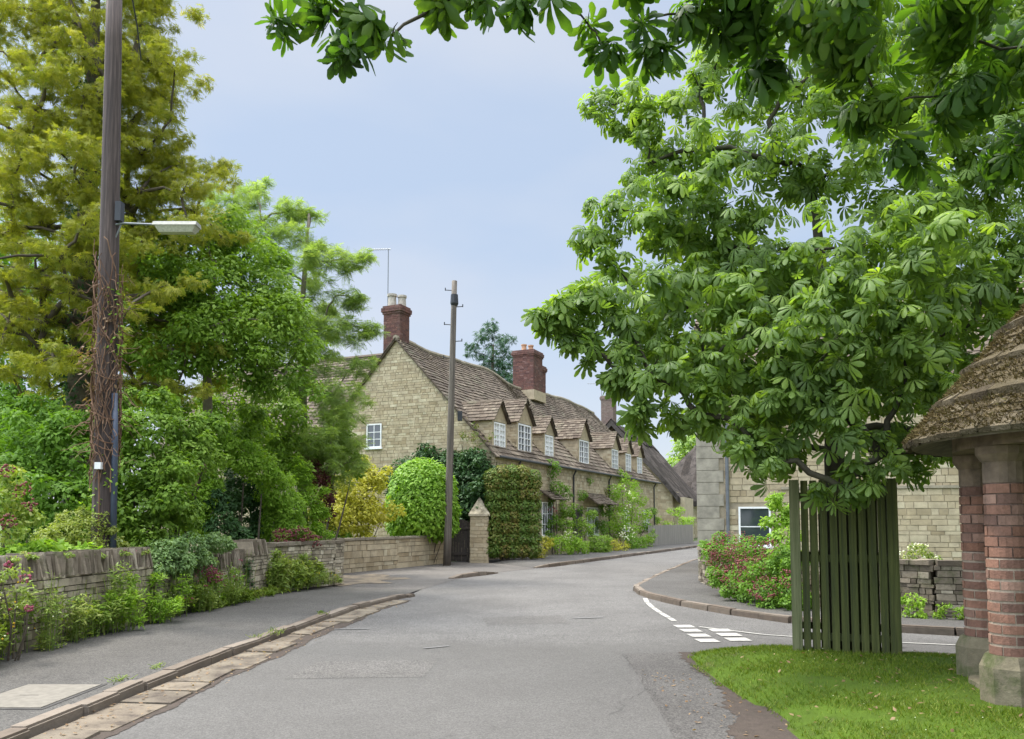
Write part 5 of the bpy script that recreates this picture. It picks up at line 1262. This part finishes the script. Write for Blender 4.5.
# terrace front gardens
gl_ = 'plants in the cottage front gardens'
for i, (nm, lb, lst, n_, sz, lf, kw) in enumerate((
    ('golden_shrub', 'small yellow green bush at the foot of the beech hedge', [(542, 546, 31.5, 9), (545, 540, 31.8, 6), (541, 552, 31.4, 7)], 1400, .07, L_YELLOW, {}),
    ('climbing_plant', 'green climber reaching the eaves beside the first tall cottage window', [(553, 470, 36, 9), (556, 485, 36, 8), (550, 500, 36, 5), (552, 520, 35.8, 6), (550, 540, 35.5, 8), (565, 495, 37.5, 8), (569, 512, 37.5, 6)], 3000, .10, L_MID, dict(bloom=([(552, 510, 35.6, 5)], 14, .09, L_PINK))),
    ('garden_shrub', 'green bush with cream blooms before the second cottage', [(560, 545, 34.5, 9), (570, 538, 35, 11), (575, 545, 35, 9), (582, 546, 35.4, 8)], 2400, .09, L_LIME, dict(bloom=([(570, 535, 34.8, 8)], 30, .07, L_WHITE))),
    ('garden_shrub', 'dark clipped dome bush below the wide cottage window', [(600, 543, 37.4, 11), (598, 548, 37.4, 10)], 2600, .10, L_HEDGE, dict(bk=0, shell=.8)),
    ('climbing_plant', 'vine wound up the wall beside the slate porch hood', [(578, 495, 39.5, 7), (573, 525, 38.5, 6), (580, 510, 39.5, 6), (588, 480, 41, 7)], 1500, .09, L_MID, {}),
    ('climbing_rose', 'large pale green climbing rose over the middle cottage front', [(612, 492, 44, 12), (625, 505, 44.5, 14), (618, 520, 43.5, 13), (633, 490, 46, 10), (637, 515, 46, 12), (622, 478, 45.5, 8), (628, 530, 44, 12), (643, 500, 48, 7)], 5200, .12, L_LIME, dict(bloom=([(620, 500, 43.6, 16)], 60, .09, L_WHITE))),
    ('garden_shrub', 'yellow green low bush right of the dark dome', [(615, 546, 39, 8), (623, 547, 39.5, 7)], 1100, .08, L_YELLOW, {}),
    ('garden_shrub', 'white flowered bush beneath the climbing rose', [(632, 541, 41.5, 9), (640, 543, 42.5, 8)], 1500, .09, L_MID, dict(bloom=([(627, 534, 41, 8)], 40, .09, L_WHITE))),
    ('garden_shrub', 'green bush at the near end of the far paling fence', [(648, 541, 45, 7), (652, 536, 46, 6)], 900, .1, L_HEDGE, {}),
    ('garden_shrub', 'yellowish bush behind the far paling fence by the thatched cottage', [(668, 526, 52, 7), (682, 523, 53, 7), (690, 520, 54, 6), (658, 520, 53, 5), (676, 512, 55, 6)], 2000, .12, L_LIME, {}),
    ('garden_shrub', 'tall rounded green shrub against the terrace wall between the first two window hoods', [(562, 525, 36.5, 9), (566, 510, 37, 8), (585, 528, 38, 10), (590, 515, 39, 7)], 2600, .10, L_HEDGE, {}),
    ('climbing_plant', 'dark green vine over the far terrace doorway by the last drainpipe', [(606, 510, 42, 8), (603, 525, 41.5, 8), (600, 500, 43, 6), (645, 525, 47, 7), (650, 512, 48, 6)], 2400, .11, L_MID, {}),
    ('creeper', 'reddish tinted creeper by the last dormers', [(600, 490, 43.5, 7), (607, 480, 45, 6)], 900, .1, L_BEECH, {}),
)):
    shrub(nm, lb, lst, n_, sz, lf, 100 + i, group=gl_, zb=.02, stems=2, **kw)
# wisteria on the gable
shrub('creeper', 'thin brownish creeper beside the lantern on the stone gable', [(470, 437, 31.1, 7), (480, 440, 31, 8), (462, 432, 31.4, 5), (492, 435, 30.9, 4), (474, 425, 31.2, 4)], 420, .08, L_BEECH, 130, cat='climber', stems=1, zb=2.5)

# left wall plants
shrub('trailing_creeper', 'grey green creeper trailing over the low middle wall', [(165, 548, 12.6, 17, .7), (190, 545, 13.2, 18, .8), (212, 543, 13.9, 14, .7), (175, 565, 12.7, 16), (160, 562, 12.4, 14), (200, 560, 13.4, 14), (222, 545, 14.4, 10)], 9000, .06, L_BLUE, 72, zb=.1, cat='climber')
shrub('yellow_shrub', 'pale yellow green bush spilling above the near wall coping', [(62, 533, 11.6, 20), (88, 532, 11.8, 20), (108, 540, 12, 14), (45, 540, 11.2, 16), (75, 520, 12, 14), (120, 545, 12.2, 8)], 5600, .05, leafmat('pale_shrub_leaf', [(.15, .2, .04), (.24, .29, .06), (.32, .34, .1)], .3), 73, zb=.2)
shrub('broad_leaf_plant', 'low plant of broad bright leaves along the near wall top', [(40, 548, 10.2, 12, .5), (65, 551, 10.8, 12, .5), (15, 550, 9.9, 12, .5), (90, 549, 11.2, 10, .5)], 620, .13, L_LIME, 74, zb=.3)
shrub('lilac_bush', 'straggly shrub with faded pink flower heads at the left edge', [(10, 500, 10.2, 20), (28, 515, 10.3, 12), (5, 530, 10, 20), (12, 475, 10.3, 13), (-15, 500, 10, 25)], 1500, .075, L_WEED, 75, zb=.2, bloom=([(22, 490, 10, 9), (8, 522, 9.8, 8), (30, 505, 10, 6), (5, 470, 10, 8)], 150, .032, L_VAL))
shrub('trailing_valerian', 'pink valerian hanging over the left end of the near wall', [(5, 575, 8.6, 8), (18, 570, 8.9, 7), (28, 585, 8.7, 7), (25, 605, 8.6, 7)], 260, .05, L_WEED, 76, zb=.1, bloom=([(25, 578, 8.6, 5), (28, 608, 8.5, 4), (8, 565, 8.7, 4)], 130, .022, L_PINK), cat='flower')
wk = dict(up=.8, droop=-.7, out=.3, shell=.05, axis_out=.4)
def wcl(a, b, n_, r_, h, seed, x0=-5.62):
    """tufts along the foot of the left wall between distances a and b"""
    rnd = random.Random(seed); o_ = []
    for k in range(n_):
        y = a + (b - a) * (k + .5) / n_; x = x0 + rnd.uniform(-.12, .22) + (y - 9) * .035; hh = h * rnd.uniform(.6, 1.2); o_.append(((x, y, .1 + hh * .45), (r_ * rnd.uniform(.7, 1.2), r_, hh * .55)))
    return o_
def weeds(name, label, cl, n_, size, leaf, seed, bloom=None, tpl='narrow', cat='wildflowers', **kw):
    b = Vector(cl[0][0]); b.z = .1; root = thing(name, label, cat, b)
    k2 = dict(wk); k2.update(kw); leafset('foliage', break_up([(Vector(c), q) for c, q in cl], 3, seed, .8, .4, 1.0), int(n_ * 1.15), size * .82, leaf, root, tpl, seed=seed, zmin=.1, **k2)
    mb = MB(); rnd = random.Random(seed)
    for c, r_ in cl:
        for k in range(14):
            x = c[0] + rnd.uniform(-1, 1) * r_[0] * .7; y = c[1] + rnd.uniform(-1, 1) * r_[1] * .7; mb.tube([(x, y, .09), (x + rnd.uniform(-.04, .04), y + rnd.uniform(-.04, .04), c[2]), (x + rnd.uniform(-.08, .08), y + rnd.uniform(-.08, .08), c[2] + r_[2] * rnd.uniform(.4, 1.1))], [.005, .004, .002], 4, rnd.random(), False)
    mb.build('stem', MATS['weed_leaf'], root)
    if bloom:
        for bn, bs_, bm in bloom: o_ = leafset('blossom', cl, bn, bs_, bm, root, 'blob', seed=seed + bn, shell=1.0, lump=.1, zmin=.3, tvar=1., keep=lambda p: p[:, 2] > .3); o_['kind'] = 'stuff'
    return root
weeds('wildflower_clump', 'bushy weeds with yellow and white flowers at the foot of the near wall', wcl(6.4, 9.3, 10, .28, .86, 1), 5200, .10, L_WEED, 81, [(150, .03, L_YEL), (140, .024, L_WHITE), (60, .03, L_PINK)])
weeds('wildflower_clump', 'tall green weeds against the middle of the near wall', wcl(9.3, 11.0, 6, .22, .74, 2, -5.60), 2600, .10, L_WEED, 82, [(14, .02, L_WHITE)])
weeds('fern_clump', 'feathery bright green weeds at the far end of the near wall', wcl(10.6, 12.2, 6, .26, .58, 3, -5.45), 3600, .11, L_LIME, 83)
weeds('wildflower_clump', 'grey green weeds with pink flowers under the trailing creeper', wcl(12.4, 14.8, 7, .22, .52, 4, -5.42), 3600, .09, L_WEED, 84, [(26, .03, L_PINK)])
weeds('tall_weed', 'loose tall flowering weeds leaning on the creeper covered wall', [((-5.2 + .02 * k, 12.6 + k * .62, .42), (.2, .25, .42)) for k in range(5)], 1800, .10, L_LIME, 79, [(90, .026, L_PINK), (60, .024, L_WHITE)])
shrub('trailing_valerian', 'dark pink valerian hanging down the creeper covered wall near the pier', [(205, 570, 13.6, 8), (214, 578, 13.9, 7)], 500, .045, L_WEED, 78, zb=.1, bloom=([(208, 570, 13.4, 8), (214, 577, 13.6, 7)], 200, .028, L_PINK), cat='flower')
shrub('coping_plants', 'low green and pink plants creeping along the top of the near wall', [(30, 556, 9.6, 9, .4), (60, 557, 10.2, 9, .4), (90, 555, 10.8, 9, .4), (120, 553, 11.4, 8, .4), (140, 552, 11.9, 7, .5), (5, 560, 9.2, 9, .4)], 2400, .035, L_WEED, 77, zb=1.0, stems=1, bloom=(None, 120, .02, L_PINK), cat='flower')
weeds('ivy_clump', 'dark ivy hanging on the stone pier side', [((-5.2, 15.9, .55), (.12, .16, .45))], 700, .06, L_IVY, 85, None, 'simple', 'climber')
shrub('clipped_bush', 'small dark brown green oval bush right of the stone pier', [(261, 568, 17.0, 8, 1.2), (261, 580, 17.0, 8.5, 1.2)], 1500, .05, L_BEECH, 86, zb=.08, shell=.8, lump=.05, bk=0)
weeds('tall_grass_clump', 'pale tall grassy plants before the wall by the drive', [((-4.95 + .04 * k, 16.9 + k * .38, .42), (.26, .26, .45)) for k in range(6)], 5200, .16, L_WEED, 87, [(20, .03, L_WHITE)])
shrub('valerian_clump', 'dark pink valerian blooming on the wall end by the drive', [(280, 540, 18.6, 10), (296, 535, 18.9, 11), (310, 541, 19.2, 10), (321, 546, 19.6, 7)], 2200, .06, L_WEED, 88, zb=.6, bloom=([(283, 536, 18.3, 9), (300, 534, 18.6, 9), (314, 541, 18.9, 7)], 420, .045, L_VAL), cat='flower')
weeds('wildflower_clump', 'yellow green weeds at the corner of the drive wall', [((-4.5, 18.3, .28), (.25, .3, .26)), ((-4.35, 18.9, .25), (.22, .28, .22)), ((-4.25, 19.4, .2), (.2, .2, .2))], 1500, .08, L_WEED, 89, [(20, .03, L_YEL)])
weeds('verge_grass', 'strip of low grass along the pavement edge by the pier', [((-5.12 + .02 * k, 13.6 + k * .42, .14), (.24, .3, .14)) for k in range(9)], 6500, .09, L_GRASS, 90, None, 'narrow', 'grass')
weeds('kerb_weed', 'small green tuft growing in a joint of the left kerb', [((-3.15, 10.75, .1), (.16, .18, .09)), ((-3.3, 10.45, .08), (.08, .1, .06))], 420, .045, L_GRASS, 91, None, 'narrow', 'weed')
weeds('kerb_weed', 'thin yellowing grass tuft beside the near kerb stones', [((-3.68, 7.6, .1), (.08, .22, .05)), ((-3.62, 8.3, .1), (.07, .16, .04))], 420, .04, L_WEED, 92, None, 'narrow', 'weed')
weeds('kerb_weed', 'green tuft farther up the left kerb', [((-3.02, 12.9, .1), (.1, .2, .06))], 300, .045, L_GRASS, 93, None, 'narrow', 'weed')

# ------------------------------------------------------------------ right side plants
shrub('valerian_bank', 'bank of red valerian and green leaves spilling over the corner pavement', [(715, 555, 17.0, 14), (735, 550, 16.2, 18), (720, 575, 16.2, 14), (745, 575, 15.2, 20), (768, 570, 14.7, 20), (765, 592, 14.1, 18), (790, 590, 13.8, 18), (740, 590, 15, 14), (785, 565, 14.3, 18), (752, 548, 15.5, 14), (712, 548, 17.4, 10), (795, 605, 13.5, 12), (770, 603, 13.8, 10)], 17000, .062, L_MID, 95, zb=.1, cat='flower bank',
      bloom=([(725, 550, 16.2, 18), (745, 552, 15.4, 18), (770, 552, 14.6, 12), (755, 570, 14.6, 18), (718, 562, 16.2, 10), (790, 580, 13.6, 10), (735, 575, 15, 16), (765, 590, 13.8, 14)], 1700, .034, L_VAL))
shrub('tall_shrub', 'light green upright shrub between the white window and the tree guard', [(778, 520, 15.8, 12), (785, 540, 15.4, 14), (774, 500, 16, 9), (788, 510, 16, 10), (780, 560, 15.2, 13)], 3000, .08, L_LIME, 96)
shrub('wall_flowers', 'small white flowered plants on top of the mossy wall', [(905, 556, 13.6, 7), (918, 550, 13.5, 9), (932, 558, 13.4, 6), (925, 563, 13.3, 6)], 700, .05, L_WEED, 97, zb=.6, bloom=(None, 80, .035, L_WHITE), cat='flower')
shrub('wall_weed', 'leafy weed growing at the foot of the mossy wall', [(912, 600, 12.55, 9), (918, 612, 12.5, 9), (908, 618, 12.5, 7)], 800, .06, L_LIME, 98, zb=.08)
shrub('wall_weed', 'smaller weed by the mossy wall near the brick columns', [(945, 608, 12.3, 5), (958, 612, 12.2, 7), (965, 618, 12.2, 5), (940, 617, 12.3, 6)], 500, .05, L_HEDGE, 99, zb=.08)

# fallen leaves and crumbs in the gutter
rng = np.random.default_rng(8); nL = 520
yy = 4.5 + rng.random(nL) * 11; xx = np.array([kx(y) for y in yy]) + .02 + .6 * rng.random(nL) ** 1.5; zz = np.full(nL, .036)
half = rng.random(nL) < .25; xx[half] = 1.3 + rng.random(half.sum()) * .9; yy[half] = 4.8 + rng.random(half.sum()) * 4; zz[half] = .012
tv, tf = TPL['simple']; an = rng.random(nL) * 6.28; s_ = .02 + .035 * rng.random(nL)
X = np.stack([np.cos(an), np.sin(an), rng.normal(size=nL) * .2], 1); A = np.stack([-np.sin(an), np.cos(an), rng.normal(size=nL) * .2], 1); N3 = np.cross(X, A)
V = np.stack([xx, yy, zz], 1)[:, None] + s_[:, None, None] * (tv[None, :, 0:1] * X[:, None] + tv[None, :, 1:2] * A[:, None] + tv[None, :, 2:3] * N3[:, None])
Fc = tf[None] + (np.arange(nL) * len(tv))[:, None, None]
tag(tri_array_mesh('fallen_leaves', V.reshape(-1, 3), Fc.reshape(-1, 3), np.repeat(rng.random(nL), len(tf)), L_DRY, None), 'dry fallen leaves scattered in the stone gutter', 'leaf litter', kind='stuff')

rng = np.random.default_rng(12); nD = 70; dx = 2.3 + rng.random(nD) * 4; dy = 5.2 + rng.random(nD) * 3.6
dz = np.array([gh(a, b) for a, b in zip(dx, dy)]) + .035; okd = (dz > .05); dx, dy, dz = dx[okd], dy[okd], dz[okd]; nD = len(dx)
tv, tf = TPL['blob']; sz = .010 + .006 * rng.random(nD); V = np.stack([dx, dy, dz], 1)[:, None] + sz[:, None, None] * (tv * np.array([1, 1, .4]))[None]
Fc = tf[None] + (np.arange(nD) * len(tv))[:, None, None]
tag(tri_array_mesh('daisies', V.reshape(-1, 3), Fc.reshape(-1, 3), np.repeat(rng.random(nD), len(tf)), L_WHITE, None), 'tiny white daisies dotted through the mown grass', 'daisies', kind='stuff')
nB = 240; bx = 2.2 + rng.random(nB) * 3.6; by = 5.0 + rng.random(nB) * 4; bz = np.array([gh(a, b) for a, b in zip(bx, by)]) + .03; okd = bz > .03; bx, by, bz = bx[okd], by[okd], bz[okd]; nB = len(bx)
tv, tf = TPL['simple']; an = rng.random(nB) * 6.28; s_ = .02 + .04 * rng.random(nB)
X = np.stack([np.cos(an), np.sin(an), rng.normal(size=nB) * .3], 1); A = np.stack([-np.sin(an), np.cos(an), rng.normal(size=nB) * .3], 1); N3 = np.cross(X, A)
V = np.stack([bx, by, bz], 1)[:, None] + s_[:, None, None] * (tv[None, :, 0:1] * X[:, None] + tv[None, :, 1:2] * A[:, None] + tv[None, :, 2:3] * N3[:, None])
Fc = tf[None] + (np.arange(nB) * len(tv))[:, None, None]
tag(tri_array_mesh('fallen_leaves', V.reshape(-1, 3), Fc.reshape(-1, 3), np.repeat(rng.random(nB), len(tf)), L_DRY, None), 'brown fallen scraps lying in the grass near the brick shelter', 'leaf litter', kind='stuff')
